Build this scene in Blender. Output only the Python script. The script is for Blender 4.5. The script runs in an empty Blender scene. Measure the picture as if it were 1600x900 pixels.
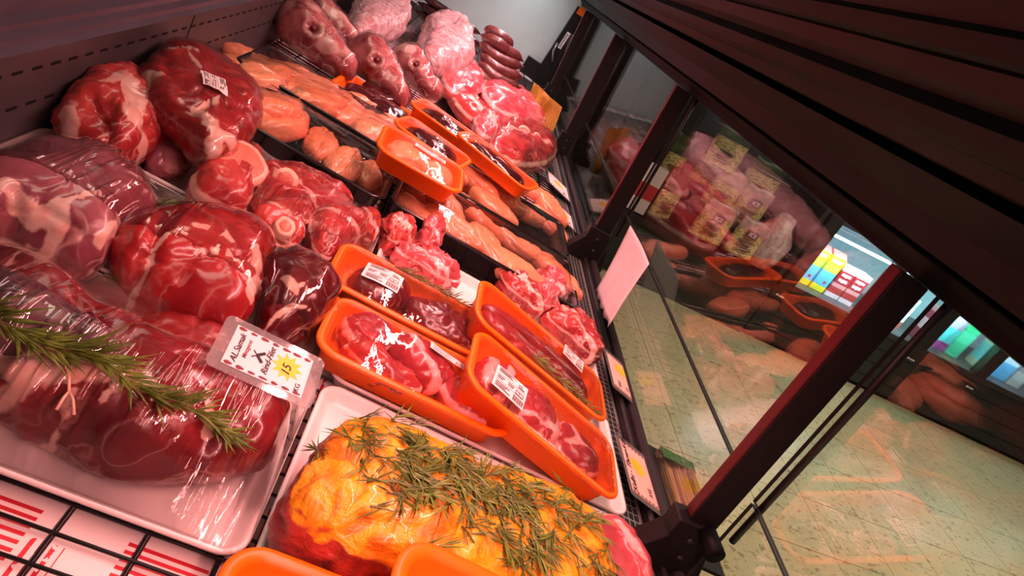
import bpy, bmesh, math, random
import numpy as np
from mathutils import Vector, Matrix, noise
from mathutils.bvhtree import BVHTree

random.seed(7)
SC = bpy.context.scene
COL = SC.collection

# ------------------------------------------------------------------ camera
F_PX = 980.0
CAM_H = 0.50                      # camera height over the display deck
TILT = math.radians(8.0)          # the deck slopes down towards the customers
def _n(v): return v / np.linalg.norm(v)
D1 = _n(np.array([-10., -540., F_PX]))             # along the case
_d2 = np.array([2900., 1620., F_PX]); D2 = _n(_d2 - D1 * _d2.dot(D1))   # across, to the customers
D3 = np.cross(D1, D2)                              # down through the deck
_c, _s = math.cos(TILT), math.sin(TILT)
T = Matrix(((_c, 0, _s, 0), (0, 1, 0, 0), (-_s, 0, _c, 0), (0, 0, 0, 1)))  # deck frame -> world

cam_data = bpy.data.cameras.new('camera')
cam = bpy.data.objects.new('camera', cam_data)
COL.objects.link(cam)
cam_data.sensor_width = 36.0
cam_data.lens = F_PX / 1600.0 * 36.0
cam_data.clip_start = 0.01
_M = Matrix(((D2[0], -D2[1], -D2[2], 0.0), (D1[0], -D1[1], -D1[2], 0.0), (-D3[0], D3[1], D3[2], CAM_H), (0, 0, 0, 1)))
cam.matrix_world = T @ _M
SC.camera = cam

# ------------------------------------------------------------------ light and exposure
SC.view_settings.view_transform = 'Standard'
SC.view_settings.look = 'None'
SC.view_settings.gamma = 1.0
SC.view_settings.use_curve_mapping = False
SC.view_settings.exposure = -0.22
world = bpy.data.worlds.new('world'); SC.world = world
world.use_nodes = True
world.node_tree.nodes['Background'].inputs[0].default_value = (1.0, 0.90, 0.80, 1)
world.node_tree.nodes['Background'].inputs[1].default_value = 0.08

def area(name, loc, target, size, size_y, power, color, deck=True, spread=None):
    l = bpy.data.lights.new(name, 'AREA'); l.shape = 'RECTANGLE'
    l.size = size; l.size_y = size_y; l.energy = power; l.color = color
    if spread: l.spread = spread
    o = bpy.data.objects.new(name, l); COL.objects.link(o)
    d = Vector(target) - Vector(loc)
    if abs(d.x) + abs(d.y) < 1e-6:
        o.matrix_world = Matrix.Translation(loc)
    else:
        z = -d.normalized(); x = Vector((0, 1, 0)); y = z.cross(x).normalized(); x = y.cross(z)
        o.matrix_world = Matrix.Translation(loc) @ Matrix((x, y, z)).transposed().to_4x4()
    if deck: o.matrix_world = T @ o.matrix_world
    return o
# rose-tinted meat tube under the canopy, cooler tube at the far end
area('meat_tube_light', (0.16, 0.65, 0.655), (0.20, 0.65, 0.0), 2.4, 0.03, 18.5, (1.0, 0.37, 0.35), spread=math.radians(135))
area('far_tube_light', (0.16, 2.6, 0.655), (0.20, 2.6, 0.0), 1.5, 0.03, 12.0, (1.0, 0.48, 0.50), spread=math.radians(135))
area('end_tube_light', (0.25, 3.55, 0.66), (0.25, 3.62, 0.0), 0.3, 0.03, 9.0, (0.86, 1.0, 1.0))
# fluorescent ceiling lamps, staff side and shop side
area('staff_ceiling_light', (-0.55, 1.2, 1.45), (-0.15, 1.1, 0.0), 1.4, 0.3, 8.0, (1.0, 0.80, 0.64))
area('shop_ceiling_light', (2.6, 1.4, 2.0), (2.6, 1.4, 0.0), 1.6, 1.6, 54.0, (1.0, 0.92, 0.74), deck=False, spread=math.radians(130))

# ------------------------------------------------------------------ helpers
DECK = []          # top-level objects placed in the deck frame
def dk(x, y, w=0.0):
    p = np.array([x - 800., y - 450., F_PX])
    r = np.array([p @ D2, p @ D1, -(p @ D3)])
    t = (w - CAM_H) / r[2]
    return Vector((r[0] * t, r[1] * t, w))
def atu(x, y, u):
    p = np.array([x - 800., y - 450., F_PX])
    r = np.array([p @ D2, p @ D1, -(p @ D3)]); t = u / r[0]
    return Vector((u, r[1] * t, CAM_H + r[2] * t))

def tag(o, label=None, cat=None, group=None, kind=None):
    if label: o['label'] = label
    if cat: o['category'] = cat
    if group: o['group'] = group
    if kind: o['kind'] = kind
    return o
def link(o, parent=None, deck=True):
    COL.objects.link(o)
    if parent is not None: o.parent = parent
    elif deck: DECK.append(o)
    return o
def mesh(name, verts, faces, mat, parent=None, smooth=False, loc=None, deck=True):
    me = bpy.data.meshes.new(name)
    me.from_pydata([tuple(v) for v in verts], [], faces)
    me.validate(); me.update()
    if smooth: me.shade_smooth()
    if mat: me.materials.append(mat)
    o = bpy.data.objects.new(name, me)
    if loc is not None: o.location = loc
    return link(o, parent, deck)
def empty(name, loc=(0, 0, 0), deck=True, parent=None):
    o = bpy.data.objects.new(name, None); o.empty_display_size = 0.02; o.location = loc
    return link(o, parent, deck)
def inst(src, name, parent=None, deck=True, loc=(0, 0, 0), rot=(0, 0, 0), scale=None):
    o = bpy.data.objects.new(name, src.data); o.location = loc; o.rotation_euler = rot
    if scale: o.scale = scale
    return link(o, parent, deck)
BOXF = [(0, 3, 2, 1), (4, 5, 6, 7), (0, 1, 5, 4), (1, 2, 6, 5), (2, 3, 7, 6), (3, 0, 4, 7)]
def boxv(a, b):
    x0, y0, z0 = a; x1, y1, z1 = b
    return [(x0, y0, z0), (x1, y0, z0), (x1, y1, z0), (x0, y1, z0), (x0, y0, z1), (x1, y0, z1), (x1, y1, z1), (x0, y1, z1)]
def box(name, a, b, mat, parent=None, deck=True, bevel=0.0):
    a = Vector(a); b = Vector(b)
    if parent is None:
        c = Vector(((a.x + b.x) / 2, (a.y + b.y) / 2, a.z))
    else: c = Vector((0, 0, 0))
    o = mesh(name, boxv(a - c, b - c), BOXF, mat, parent, loc=c if parent is None else None, deck=deck)
    if bevel:
        bm = bmesh.new(); bm.from_mesh(o.data)
        bmesh.ops.bevel(bm, geom=bm.edges[:], offset=bevel, segments=2, profile=0.6, affect='EDGES')
        bm.to_mesh(o.data); bm.free()
    return o
def multibox(name, boxes, mat, parent=None, deck=True):
    V, Fc = [], []
    for a, b in boxes:
        k = len(V); V += boxv(a, b); Fc += [tuple(i + k for i in f) for f in BOXF]
    return mesh(name, V, Fc, mat, parent, deck=deck)
def extrude_uw(name, prof, v0, v1, mat, parent=None, deck=True):
    """closed (u,w) profile extruded along the case"""
    n = len(prof); V = [(p[0], v0, p[1]) for p in prof] + [(p[0], v1, p[1]) for p in prof]
    Fc = [(i, (i + 1) % n, n + (i + 1) % n, n + i) for i in range(n)]
    Fc += [tuple(range(n - 1, -1, -1)), tuple(range(n, 2 * n))]
    o = mesh(name, V, Fc, mat, parent, deck=deck)
    bm = bmesh.new(); bm.from_mesh(o.data); bmesh.ops.recalc_face_normals(bm, faces=bm.faces[:]); bm.to_mesh(o.data); bm.free()
    return o
def tube(pts, rad, seg=8, cap=True):
    pts = [Vector(p) for p in pts]; n = len(pts)
    rr = rad if isinstance(rad, (list, tuple)) else [rad] * n
    V, Fc = [], []
    up = None
    for i, p in enumerate(pts):
        t = (pts[min(i + 1, n - 1)] - pts[max(i - 1, 0)]).normalized()
        if up is None:
            up = Vector((0, 0, 1)) if abs(t.z) < 0.9 else Vector((1, 0, 0))
        a = t.cross(up).normalized(); b = a.cross(t).normalized(); up = b
        for k in range(seg):
            q = 2 * math.pi * k / seg
            V.append(p + (a * math.cos(q) + b * math.sin(q)) * rr[i])
    for i in range(n - 1):
        for k in range(seg):
            k2 = (k + 1) % seg
            Fc.append((i * seg + k, (i + 1) * seg + k, (i + 1) * seg + k2, i * seg + k2))
    if cap:
        Fc.append(tuple(range(seg))); Fc.append(tuple(range(n * seg - 1, (n - 1) * seg - 1, -1)))
    return V, Fc
def smooth_closed(pts, n):
    """closed Catmull-Rom through pts, resampled to n even points"""
    P = [np.array(p[:2], float) for p in pts]; m = len(P); out = []
    for i in range(m):
        p0, p1, p2, p3 = P[i - 1], P[i], P[(i + 1) % m], P[(i + 2) % m]
        for k in range(16):
            t = k / 16.
            out.append(0.5 * ((2 * p1) + (-p0 + p2) * t + (2 * p0 - 5 * p1 + 4 * p2 - p3) * t * t + (-p0 + 3 * p1 - 3 * p2 + p3) * t ** 3))
    out = np.array(out); nx = np.roll(out, -1, 0)
    L = np.concatenate([[0], np.cumsum(np.linalg.norm(nx - out, axis=1))])
    q = np.linspace(0, L[-1], n, endpoint=False); cl = np.vstack([out, out[:1]])
    return np.stack([np.interp(q, L, cl[:, 0]), np.interp(q, L, cl[:, 1])], 1)
def seg_dist(P, poly):
    d = np.full(len(P), 1e9)
    for a, b in zip(poly[:-1], poly[1:]):
        a = np.array(a); b = np.array(b); ab = b - a
        t = np.clip(((P - a) @ ab) / max(ab @ ab, 1e-12), 0, 1)
        d = np.minimum(d, np.linalg.norm(P - (a + t[:, None] * ab), axis=1))
    return d

# ------------------------------------------------------------------ materials
class NT:
    def __init__(s, name):
        s.m = bpy.data.materials.new(name); s.m.use_nodes = True; s.t = s.m.node_tree
        s.t.nodes.clear(); s.out = s.t.nodes.new('ShaderNodeOutputMaterial')
    def n(s, typ, **kw):
        nd = s.t.nodes.new('ShaderNode' + typ)
        for k, v in kw.items():
            if k.startswith('i_'):
                key = k[2:]; key = int(key) if key.isdigit() else key.replace('_', ' ')
                if hasattr(v, 'is_output') or isinstance(v, bpy.types.NodeSocket): s.t.links.new(v, nd.inputs[key])
                else: nd.inputs[key].default_value = v
            else: setattr(nd, k, v)
        return nd
    def math(s, op, a, b=0.0, c=None):
        nd = s.n('Math', operation=op, i_0=a, i_1=b)
        if c is not None: s.n
        return nd.outputs[0]
    def mix(s, f, a, b, bt='MIX'):
        nd = s.t.nodes.new('ShaderNodeMix'); nd.data_type = 'RGBA'; nd.blend_type = bt
        for k, v in ((0, f), (6, a), (7, b)):
            if isinstance(v, bpy.types.NodeSocket): s.t.links.new(v, nd.inputs[k])
            else: nd.inputs[k].default_value = v if k == 0 else (tuple(v) + (1,))[:4]
        return nd.outputs[2]
    def rng(s, v, a, b, c=0.0, d=1.0):
        return s.n('MapRange', i_0=v, i_1=a, i_2=b, i_3=c, i_4=d, interpolation_type='SMOOTHSTEP').outputs[0]
    def noise(s, vec, scale, detail=3.0, dist=0.0, rough=.5):
        return s.n('TexNoise', i_Vector=vec, i_Scale=scale, i_Detail=detail, i_Distortion=dist, i_Roughness=rough).outputs[0]
    def obj(s): return s.n('TexCoord').outputs['Object']
    def mapv(s, vec, sc, rot=(0, 0, 0)): return s.n('Mapping', i_Vector=vec, i_Scale=sc, i_Rotation=rot).outputs[0]
    def bump(s, h, strength=.3, dist=.002): return s.n('Bump', i_Height=h, i_Strength=strength, i_Distance=dist).outputs[0]
    def bsdf(s, **kw):
        b = s.n('BsdfPrincipled', **kw); s.t.links.new(b.outputs[0], s.out.inputs[0]); return b
def rgb(r, g, b):
    f = lambda c: (c / 255 / 12.92) if c <= 10 else ((c / 255 + .055) / 1.055) ** 2.4
    return (f(r), f(g), f(b), 1)
def plain(name, col, rough=.5, metal=0.0, coat=0.0, var=0.08, scale=30, bump=0.0, spec=.5):
    m = NT(name); o = m.obj(); nz = m.noise(o, scale, 4)
    c = m.mix(m.rng(nz, .35, .65), [x * (1 - var) for x in col[:3]], [min(1, x * (1 + var)) for x in col[:3]])
    kw = dict(i_Base_Color=c, i_Roughness=rough, i_Metallic=metal)
    b = m.bsdf(**kw); b.inputs['Coat Weight'].default_value = coat; b.inputs['Specular IOR Level'].default_value = spec
    if bump: m.t.links.new(m.bump(m.noise(o, scale * 3, 4), bump, .001), b.inputs['Normal'])
    return m.m
def meatmat(name, c1, c2, fat=(.80, .62, .52), marble=.5, mscale=14, fibre=0.35, fscale=(12, 60, 30), rough=.3, frot=0.0, coat=.35, rand=0.0):
    m = NT(name); o = m.obj()
    n1 = m.noise(o, 16, 4, .6)
    col = m.mix(m.rng(n1, .34, .66), c1, c2)
    fb = m.noise(m.mapv(o, fscale, (0, 0, frot)), 1.6, 4, .5)
    col = m.mix(m.math('MULTIPLY', m.rng(fb, .42, .62), fibre), col, [x * .45 for x in c1[:3]])
    if rand:
        rv = m.n('ObjectInfo').outputs['Random']
        col = m.mix(m.math('MULTIPLY', rv, rand), col, rgb(246, 186, 140)); big = m.noise(o, 7, 2); col = m.mix(m.math('MULTIPLY', m.rng(big, .45, .65), .5), col, rgb(236, 142, 120))
    n2 = m.noise(o, mscale, 3, 1.4)
    rid = m.math('ABSOLUTE', m.math('SUBTRACT', n2, .5))
    ma = m.math('MULTIPLY', m.rng(rid, .035, .0), marble)
    n3 = m.noise(o, mscale * .55, 2)
    ma = m.math('MULTIPLY', ma, m.rng(n3, .42, .62))
    at = m.n('Attribute', attribute_name='fat').outputs['Fac']
    brk = m.noise(o, 55, 4, .8)
    fa = m.rng(m.math('ADD', at, m.math('MULTIPLY', m.math('SUBTRACT', brk, .5), .9)), .28, .62)
    tot = m.math('MAXIMUM', ma, m.math('MULTIPLY', fa, .92))
    fc = m.mix(m.rng(brk, .35, .7), fat, [fat[0], fat[1] * .72, fat[2] * .66])
    col = m.mix(tot, col, fc)
    h = m.math('ADD', m.math('MULTIPLY', n1, .6), m.math('ADD', m.math('MULTIPLY', brk, .35), m.math('MULTIPLY', fb, .4)))
    b = m.bsdf(i_Base_Color=col, i_Roughness=rough, i_Normal=m.bump(h, .35, .006))
    b.inputs['Coat Weight'].default_value = coat; b.inputs['Coat Roughness'].default_value = .12
    return m.m
def filmmat(name, bumps=.35, streak=True, tint=(.97, .95, .95), rot=0.0, amt=1.0, haze=.02, rough=.06):
    m = NT(name); o = m.obj()
    w = m.noise(m.mapv(o, (170, 9, 40) if streak else (30, 30, 30), (0, 0, rot)), 1.0, 3, .3)
    w2 = m.noise(o, 22, 3, 1.2)
    msk = m.rng(m.noise(o, 9, 2), .40, .62)
    h = m.math('ADD', m.math('MULTIPLY', m.math('MULTIPLY', w, msk), 1.0), m.math('MULTIPLY', w2, .5))
    nrm = m.bump(h, bumps, .006)
    fr = m.n('Fresnel', i_IOR=1.5, i_Normal=nrm).outputs[0]
    gl = m.n('BsdfGlossy', i_Color=(1, 1, 1, 1), i_Roughness=rough, i_Normal=nrm)
    tr = m.n('BsdfTransparent', i_Color=tuple(tint) + (1,))
    di = m.n('BsdfDiffuse', i_Color=(.9, .86, .84, 1))
    a = m.n('MixShader', i_0=haze, i_1=tr.outputs[0], i_2=di.outputs[0])
    k = m.math('MINIMUM', m.math('MULTIPLY', fr, 1.6 * amt), .8)
    b = m.n('MixShader', i_0=k, i_1=a.outputs[0], i_2=gl.outputs[0])
    m.t.links.new(b.outputs[0], m.out.inputs[0])
    return m.m
def glassmat(name, tint=(.96, .95, .93), mul=.2):
    m = NT(name)
    fr = m.n('Fresnel', i_IOR=1.5).outputs[0]
    gl = m.n('BsdfGlossy', i_Color=(1, 1, 1, 1), i_Roughness=.008)
    tr = m.n('BsdfTransparent', i_Color=tuple(tint) + (1,))
    b = m.n('MixShader', i_0=m.math('MINIMUM', m.math('MULTIPLY', fr, mul), .9), i_1=tr.outputs[0], i_2=gl.outputs[0])
    m.t.links.new(b.outputs[0], m.out.inputs[0]); return m.m
def emis(name, col, st):
    m = NT(name); e = m.n('Emission', i_Color=tuple(col[:3]) + (1,), i_Strength=st); m.t.links.new(e.outputs[0], m.out.inputs[0]); return m.m

M = {}
M['orange'] = plain('orange_plastic', rgb(255, 112, 12), .35, var=.03, spec=.4)
M['white_tray'] = plain('white_melamine', rgb(236, 230, 226), .32, var=.02, coat=.15)
M['black_tray'] = plain('black_tray_plastic', rgb(26, 24, 25), .22, var=.15)
M['black_metal'] = plain('black_painted_metal', rgb(32, 28, 29), .45, var=.1, spec=.3)
M['dark_rail'] = plain('dark_grey_rail', rgb(62, 58, 60), .35, metal=.3, var=.1)
M['rear'] = plain('rear_panel_grey', rgb(94, 90, 92), .45, metal=.25, var=.12, scale=6)
M['ridge'] = plain('ridged_plastic', rgb(92, 94, 106), .28, var=.1, scale=8)
M['slot'] = plain('slot_black', rgb(10, 9, 9), .8)
M['endwall'] = plain('end_wall_white', rgb(214, 222, 222), .4, var=.04, scale=5)
M['steel'] = plain('brushed_steel', rgb(176, 172, 170), .35, metal=.6, var=.08)
M['canopy'] = plain('canopy_dark', rgb(8, 16, 16), .6, spec=.1, var=.12, scale=10)
M['canopy_grey'] = plain('canopy_grey', rgb(15, 27, 26), .55, spec=.12, var=.12, scale=10)
M['canopy_black'] = plain('canopy_black', rgb(9, 9, 10), .55, spec=.2, var=.1)
M['red_edge_light'] = plain('painted_red_edge_light', rgb(78, 12, 22), .4)  # red lamplight on the arm edges, put into the colour
M['wire'] = plain('black_wire', rgb(22, 18, 20), .35)
M['glass'] = glassmat('display_glass')
M['glass_door'] = glassmat('cooler_door_glass', (.96, .98, .98), .8)
M['film'] = filmmat('cling_film_streaked', .6, True, amt=.75, haze=.004)
M['film_taut'] = filmmat('cling_film_taut', .10, True, amt=1.0, haze=.003, rough=.03)
M['film_smooth'] = filmmat('cling_film_smooth', .45, False, amt=.8, haze=.006)
M['film_wrap'] = filmmat('cling_film_wrap', .5, False, amt=.4, haze=.006)
M['clear'] = filmmat('clear_card_holder', .02, False, (.93, .93, .94), haze=.16)
M['card'] = plain('card_white', rgb(250, 232, 232), .5, var=.02)
M['card_orange'] = plain('card_salmon', rgb(255, 196, 182), .5, var=.03)
M['ink'] = plain('ink_black', rgb(22, 14, 16), .6)
M['ink_red'] = plain('ink_maroon', rgb(120, 40, 50), .6)
M['yellow'] = plain('print_yellow', rgb(255, 205, 40), .5)
M['paper_pink'] = plain('notice_paper', rgb(245, 226, 232), .6, var=.03)
M['bone'] = plain('bone', rgb(232, 178, 156), .4, var=.12, scale=60)
M['marrow'] = plain('marrow', rgb(222, 118, 98), .4, var=.15, scale=80)
M['needle'] = plain('rosemary_green', rgb(100, 120, 42), .45, var=.35, scale=60)
M['needle_dark'] = plain('rosemary_dry', rgb(88, 102, 42), .5, var=.4, scale=60)
M['stem'] = plain('rosemary_stem', rgb(132, 108, 66), .6, var=.2)
M['red'] = meatmat('beef_red', rgb(178, 42, 44), rgb(146, 26, 34), marble=.2, mscale=11)
M['dark'] = meatmat('beef_dark', rgb(112, 22, 32), rgb(78, 12, 22), marble=.4, mscale=18)
M['purple'] = meatmat('silverskin_purple', rgb(158, 88, 98), rgb(128, 58, 70), fat=(.78, .60, .52), marble=.45, mscale=8, fibre=.2)
M['loin'] = meatmat('loin_red', rgb(150, 34, 42), rgb(112, 22, 32), marble=.22, mscale=12, frot=.3)
M['loin_skin'] = meatmat('loin_silverskin', rgb(124, 84, 92), rgb(94, 56, 66), marble=.4, mscale=9, fibre=.3)
M['lamb'] = meatmat('lamb_pink', rgb(198, 72, 66), rgb(154, 36, 42), fat=(.80, .56, .48), marble=.5, mscale=16, fibre=.2)
M['pork'] = meatmat('pork_pink', rgb(216, 98, 104), rgb(188, 60, 72), fat=(.84, .54, .54), marble=.55, mscale=13, fibre=.15)
M['bony'] = meatmat('bony_offcut', rgb(196, 70, 68), rgb(140, 28, 38), fat=(.82, .54, .48), marble=.6, mscale=26, fibre=.2)
M['head'] = meatmat('lamb_head', rgb(214, 140, 140), rgb(156, 58, 68), fat=(.86, .66, .64), marble=1.0, mscale=14, fibre=.15)
M['chop'] = meatmat('veal_chop', rgb(178, 54, 60), rgb(138, 32, 44), fat=(.86, .54, .52), marble=.45, mscale=14, fibre=.2)
M['fillet'] = meatmat('tenderloin', rgb(178, 62, 64), rgb(148, 44, 50), marble=.2, mscale=16, fibre=.4, fscale=(4, 60, 60))
M['chicken'] = meatmat('chicken_breast', rgb(238, 160, 116), rgb(228, 128, 92), fat=(.92, .72, .58), marble=.3, mscale=12, fibre=.2, rough=.3, rand=.7)
M['liver'] = meatmat('liver', rgb(74, 20, 26), rgb(54, 12, 20), marble=.1, mscale=20, fibre=.1, rough=.12, coat=.8)
M['sausage'] = meatmat('sausage_casing', rgb(122, 62, 58), rgb(92, 44, 44), marble=.2, mscale=60, fibre=.3, fscale=(50, 50, 10), rough=.35)
M['sausage_dark'] = meatmat('dark_sausage_casing', rgb(70, 26, 30), rgb(46, 16, 22), marble=.15, mscale=60, fibre=.2, rough=.35)

def sheet_material():
    m = NT('printed_deck_paper'); o = m.obj()
    sx = m.n('SeparateXYZ', i_0=o)
    X, Y = sx.outputs[0], sx.outputs[1]
    def fr(a, p): return m.math('FRACT', m.math('DIVIDE', a, p))
    cx = fr(X, .13); cy = fr(Y, .10)
    inx = m.math('MULTIPLY', m.math('GREATER_THAN', cx, .28), m.math('LESS_THAN', cx, .78))
    iny = m.math('MULTIPLY', m.math('GREATER_THAN', cy, .18), m.math('LESS_THAN', cy, .86))
    st = m.math('GREATER_THAN', fr(Y, .0068), .52)
    st2 = m.math('GREATER_THAN', fr(X, .0075), .55)
    gap = m.math('GREATER_THAN', m.n('TexNoise', i_Vector=o, i_Scale=160.0).outputs[0], .42)
    A = m.math('MULTIPLY', m.math('MULTIPLY', inx, iny), st)
    B = m.math('MULTIPLY', m.math('MULTIPLY', m.math('SUBTRACT', 1.0, inx), m.math('LESS_THAN', cy, .62)), m.math('MULTIPLY', st2, gap))
    B = m.math('MULTIPLY', B, m.math('GREATER_THAN', cx, .80))
    c = m.mix(m.math('MAXIMUM', A, B), rgb(240, 232, 228), rgb(196, 30, 48))
    m.bsdf(i_Base_Color=c, i_Roughness=.5); return m.m
M['sheet'] = sheet_material()
def floor_material():
    m = NT('terrazzo_tile'); p = m.n('NewGeometry').outputs['Position']
    big = m.noise(p, 1.6, 3, .4)
    c = m.mix(m.rng(big, .38, .62), rgb(196, 190, 150), rgb(206, 188, 146))
    mid = m.noise(p, 5.5, 3, .8); c = m.mix(m.math('MULTIPLY', m.rng(mid, .5, .68), .5), c, rgb(184, 178, 138))
    nz = m.n('TexNoise', i_Vector=m.mapv(p, (1, 1.7, 1), (0, 0, .6)), i_Scale=38.0, i_Detail=3.0, i_Distortion=.6).outputs[0]
    c = m.mix(m.math('MULTIPLY', m.rng(nz, .585, .64), .6), c, rgb(104, 92, 66))
    nz2 = m.noise(m.mapv(p, (1, 1.5, 1), (0, 0, 1.1)), 90, 2); c = m.mix(m.math('MULTIPLY', m.rng(nz2, .58, .68), .35), c, rgb(128, 112, 84))
    m.bsdf(i_Base_Color=c, i_Roughness=.28); return m.m
M['floor'] = floor_material()
M['grout'] = plain('floor_grout', rgb(120, 110, 84), .7)

# ------------------------------------------------------------------ the shop: floor, wall (world frame)
FZ = -0.88
floor = box('floor', (-1.6, -0.6, FZ - .05), (6.2, 4.6, FZ - .004), M['grout'], deck=False); tag(floor, kind='structure')
TS = .31; proto = None
for ix in range(15):
    for iy in range(10):
        x = 0.74 + ix * TS; y = 0.55 + iy * TS
        z = FZ - .002
        if proto is None:
            proto = mesh('tile', boxv((-.1535, -.1535, -.004), (.1535, .1535, .002)), BOXF, M['floor'], floor); t = proto
        else: t = inst(proto, 'tile', floor)
        t.matrix_parent_inverse = floor.matrix_basis.inverted(); t.location = (x, y, z)
tag(box('wall_back', (-1.6, 4.6, FZ - .05), (6.2, 4.7, 2.2), plain('shop_wall', rgb(70, 64, 60), .7), deck=False), kind='structure')

# ------------------------------------------------------------------ the display case (deck frame)
V0, V1 = -0.15, 3.86
UR = -0.375                      # rear panel
deck = box('deck', (UR - .02, V0, -.05), (.62, V1, -.012), M['black_metal']); tag(deck, kind='structure')
sh = box('printed_paper_sheet', (UR, V0 + .02, -.012), (.515, V1 - .02, -.009), M['sheet'])
tag(sh, 'white deck paper printed with red stripes under the black wire rack', 'paper sheet')
rack = empty('wire_rack', (0, 0, -.006)); tag(rack, 'black wire grid rack lying over the striped paper', 'wire rack')
V, Fc = tube([(0, V0 + .03, 0), (0, V1 - .03, 0)], .0022, 6); wl = mesh('wire', V, Fc, M['wire'], rack, True); wl.location = (UR + .01, 0, 0)
for i in range(1, 16): inst(wl, 'wire', rack, loc=(UR + .01 + i * .0585, 0, 0))
V, Fc = tube([(UR + .005, 0, .003), (.51, 0, .003)], .0018, 6); wc = mesh('wire', V, Fc, M['wire'], rack, True); wc.location = (0, .295, 0)
for i in range(1, 130): inst(wc, 'wire', rack, loc=(0, .295 + i * .0262, 0))

# rear panel with slots and the ridged sliding-door track above it
rp = box('wall_rear', (UR - .012, V0, -.012), (UR, V1, .132), M['rear']); tag(rp, kind='structure')
def in_struct(o, parent):
    o.parent = parent; o.matrix_parent_inverse = parent.matrix_basis.inverted()
sp = None; k = 0
v = .30
while v < V1 - .05:
    for w in (.108, .061):
        if sp is None: sp = mesh('slot', boxv((0, 0, -.0018), (.0012, .0165, .0018)), BOXF, M['slot'], rp); s = sp
        else: s = inst(sp, 'slot', rp)
        s.matrix_parent_inverse = rp.matrix_basis.inverted(); s.location = (UR - .0003, v + (.006 if w < .1 else 0), w)
    v += .0335
for vj in (.22, 1.135, 2.05, 2.97):
    j = mesh('panel_joint', boxv((0, 0, 0), (.0012, .002, .125)), BOXF, M['slot'], rp); j.matrix_parent_inverse = rp.matrix_basis.inverted(); j.location = (UR - .0003, vj, .004)
prof = [(UR - .05, .13)]
hs = [(.0, .132), (.006, .137), (.0, .142), (-.002, .150), (.005, .155), (-.002, .160), (-.004, .168), (.004, .173), (-.004, .178), (-.004, .205), (.006, .211), (-.003, .217), (-.008, .232), (.002, .238), (-.008, .244), (-.010, .275), (.0, .282), (-.010, .289), (-.012, .310), (-.002, .318), (-.012, .326), (-.014, .37), (-.002, .38), (-.014, .39), (-.02, .46), (-.05, .47)]
prof += [(UR + a, b) for a, b in hs]
tr = extrude_uw('trim_1', prof, V0, V1, M['ridge']); tag(tr, kind='structure')

# far end wall
ew = box('wall_end', (UR - .05, V1, -.05), (.60, V1 + .03, 1.0), M['endwall']); tag(ew, kind='structure')

# front: air grille, rails, bumper
grille = empty('air_grille', (.5375, 0, -.010)); tag(grille, 'perforated grey air grille strip along the front glass', 'grille')
mesh('plate', boxv((-.0215, V0, -.004), (.0275, V1, 0)), BOXF, M['steel'], grille)
hb = []
v = .45
while v < 1.75:
    for c in (-.0135, -.0035, .0065, .0165):
        hb.append(((c - .0038, v, -.0005), (c + .0038, v + .0105, .0006)))
    v += .0135
ho = multibox('slots', hb, M['slot'], grille); tag(ho, kind='stuff')
hb = []
while v < V1 - .05:
    hb.append(((-.015, v, -.0005), (.02, v + .006, .0006))); v += .016
ho = multibox('slots', hb, M['slot'], grille); tag(ho, kind='stuff')
fr = empty('front_rail', (.58, 0, 0)); tag(fr, 'dark grey double rail running along the foot of the front glass', 'rail')
extrude_uw('inner_rail', [(-.013, -.02), (-.013, .002), (-.009, .005), (-.006, .005), (-.004, -.002), (.004, -.002), (.004, -.02)], V0, V1, M['black_metal'], fr)
extrude_uw('outer_rail', [(.008, -.02), (.008, .004), (.012, .010), (.02, .010), (.024, .004), (.026, -.02)], V0, V1, M['dark_rail'], fr)
bp = extrude_uw('trim_2', [(.61, -.02), (.645, -.028), (.65, -.04), (.65, -.06), (.63, -.07), (.60, -.80), (.52, -.80), (.52, -.06), (.58, -.05)], V0, V1, M['black_metal'])
tag(bp, kind='structure')

# glass: two panes for each bay between the support arms, leaning to the staff side
GU0, GU1, GW = .606, .535, .475
def gu(w): return GU0 + (GU1 - GU0) * w / GW
posts = [.565, 1.50, 2.43, 3.36]
bays = [(V0, .545), (.585, 1.48), (1.52, 2.41), (2.45, 3.34), (3.38, V1)]
names = ['nearest the camera', 'beside the pink notice', 'beyond the pink notice', 'by the far offcuts', 'at the white end wall']
def pane(a, b, w0, w1, lab):
    th = .003
    Vv = []
    for w in (w0, w1):
        for vv in (a, b):
            Vv += [(gu(w) - th, vv, w), (gu(w) + th, vv, w)]
    # 0:(in,a,w0) 1:(out,a,w0) 2:(in,b,w0) 3:(out,b,w0) 4.. upper
    root = empty('glass_pane', (gu(w0), (a + b) / 2, w0)); tag(root, lab, 'glass pane', 'front glass panes')
    c = Vector(root.location)
    mesh('glass', [Vector(p) - c for p in Vv], [(0, 4, 6, 2), (1, 3, 7, 5)], M['glass'], root)
    mesh('edge', [Vector(p) - c for p in Vv], [(0, 1, 5, 4), (2, 6, 7, 3), (4, 5, 7, 6), (0, 2, 3, 1)], M['dark_rail'], root)
    return root
for (a, b), nm in zip(bays, names):
    pane(a, b, .004, .158, 'low clear glass panel ' + nm)
    pane(a, b, .162, GW, 'tall clear glass panel ' + nm)

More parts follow.
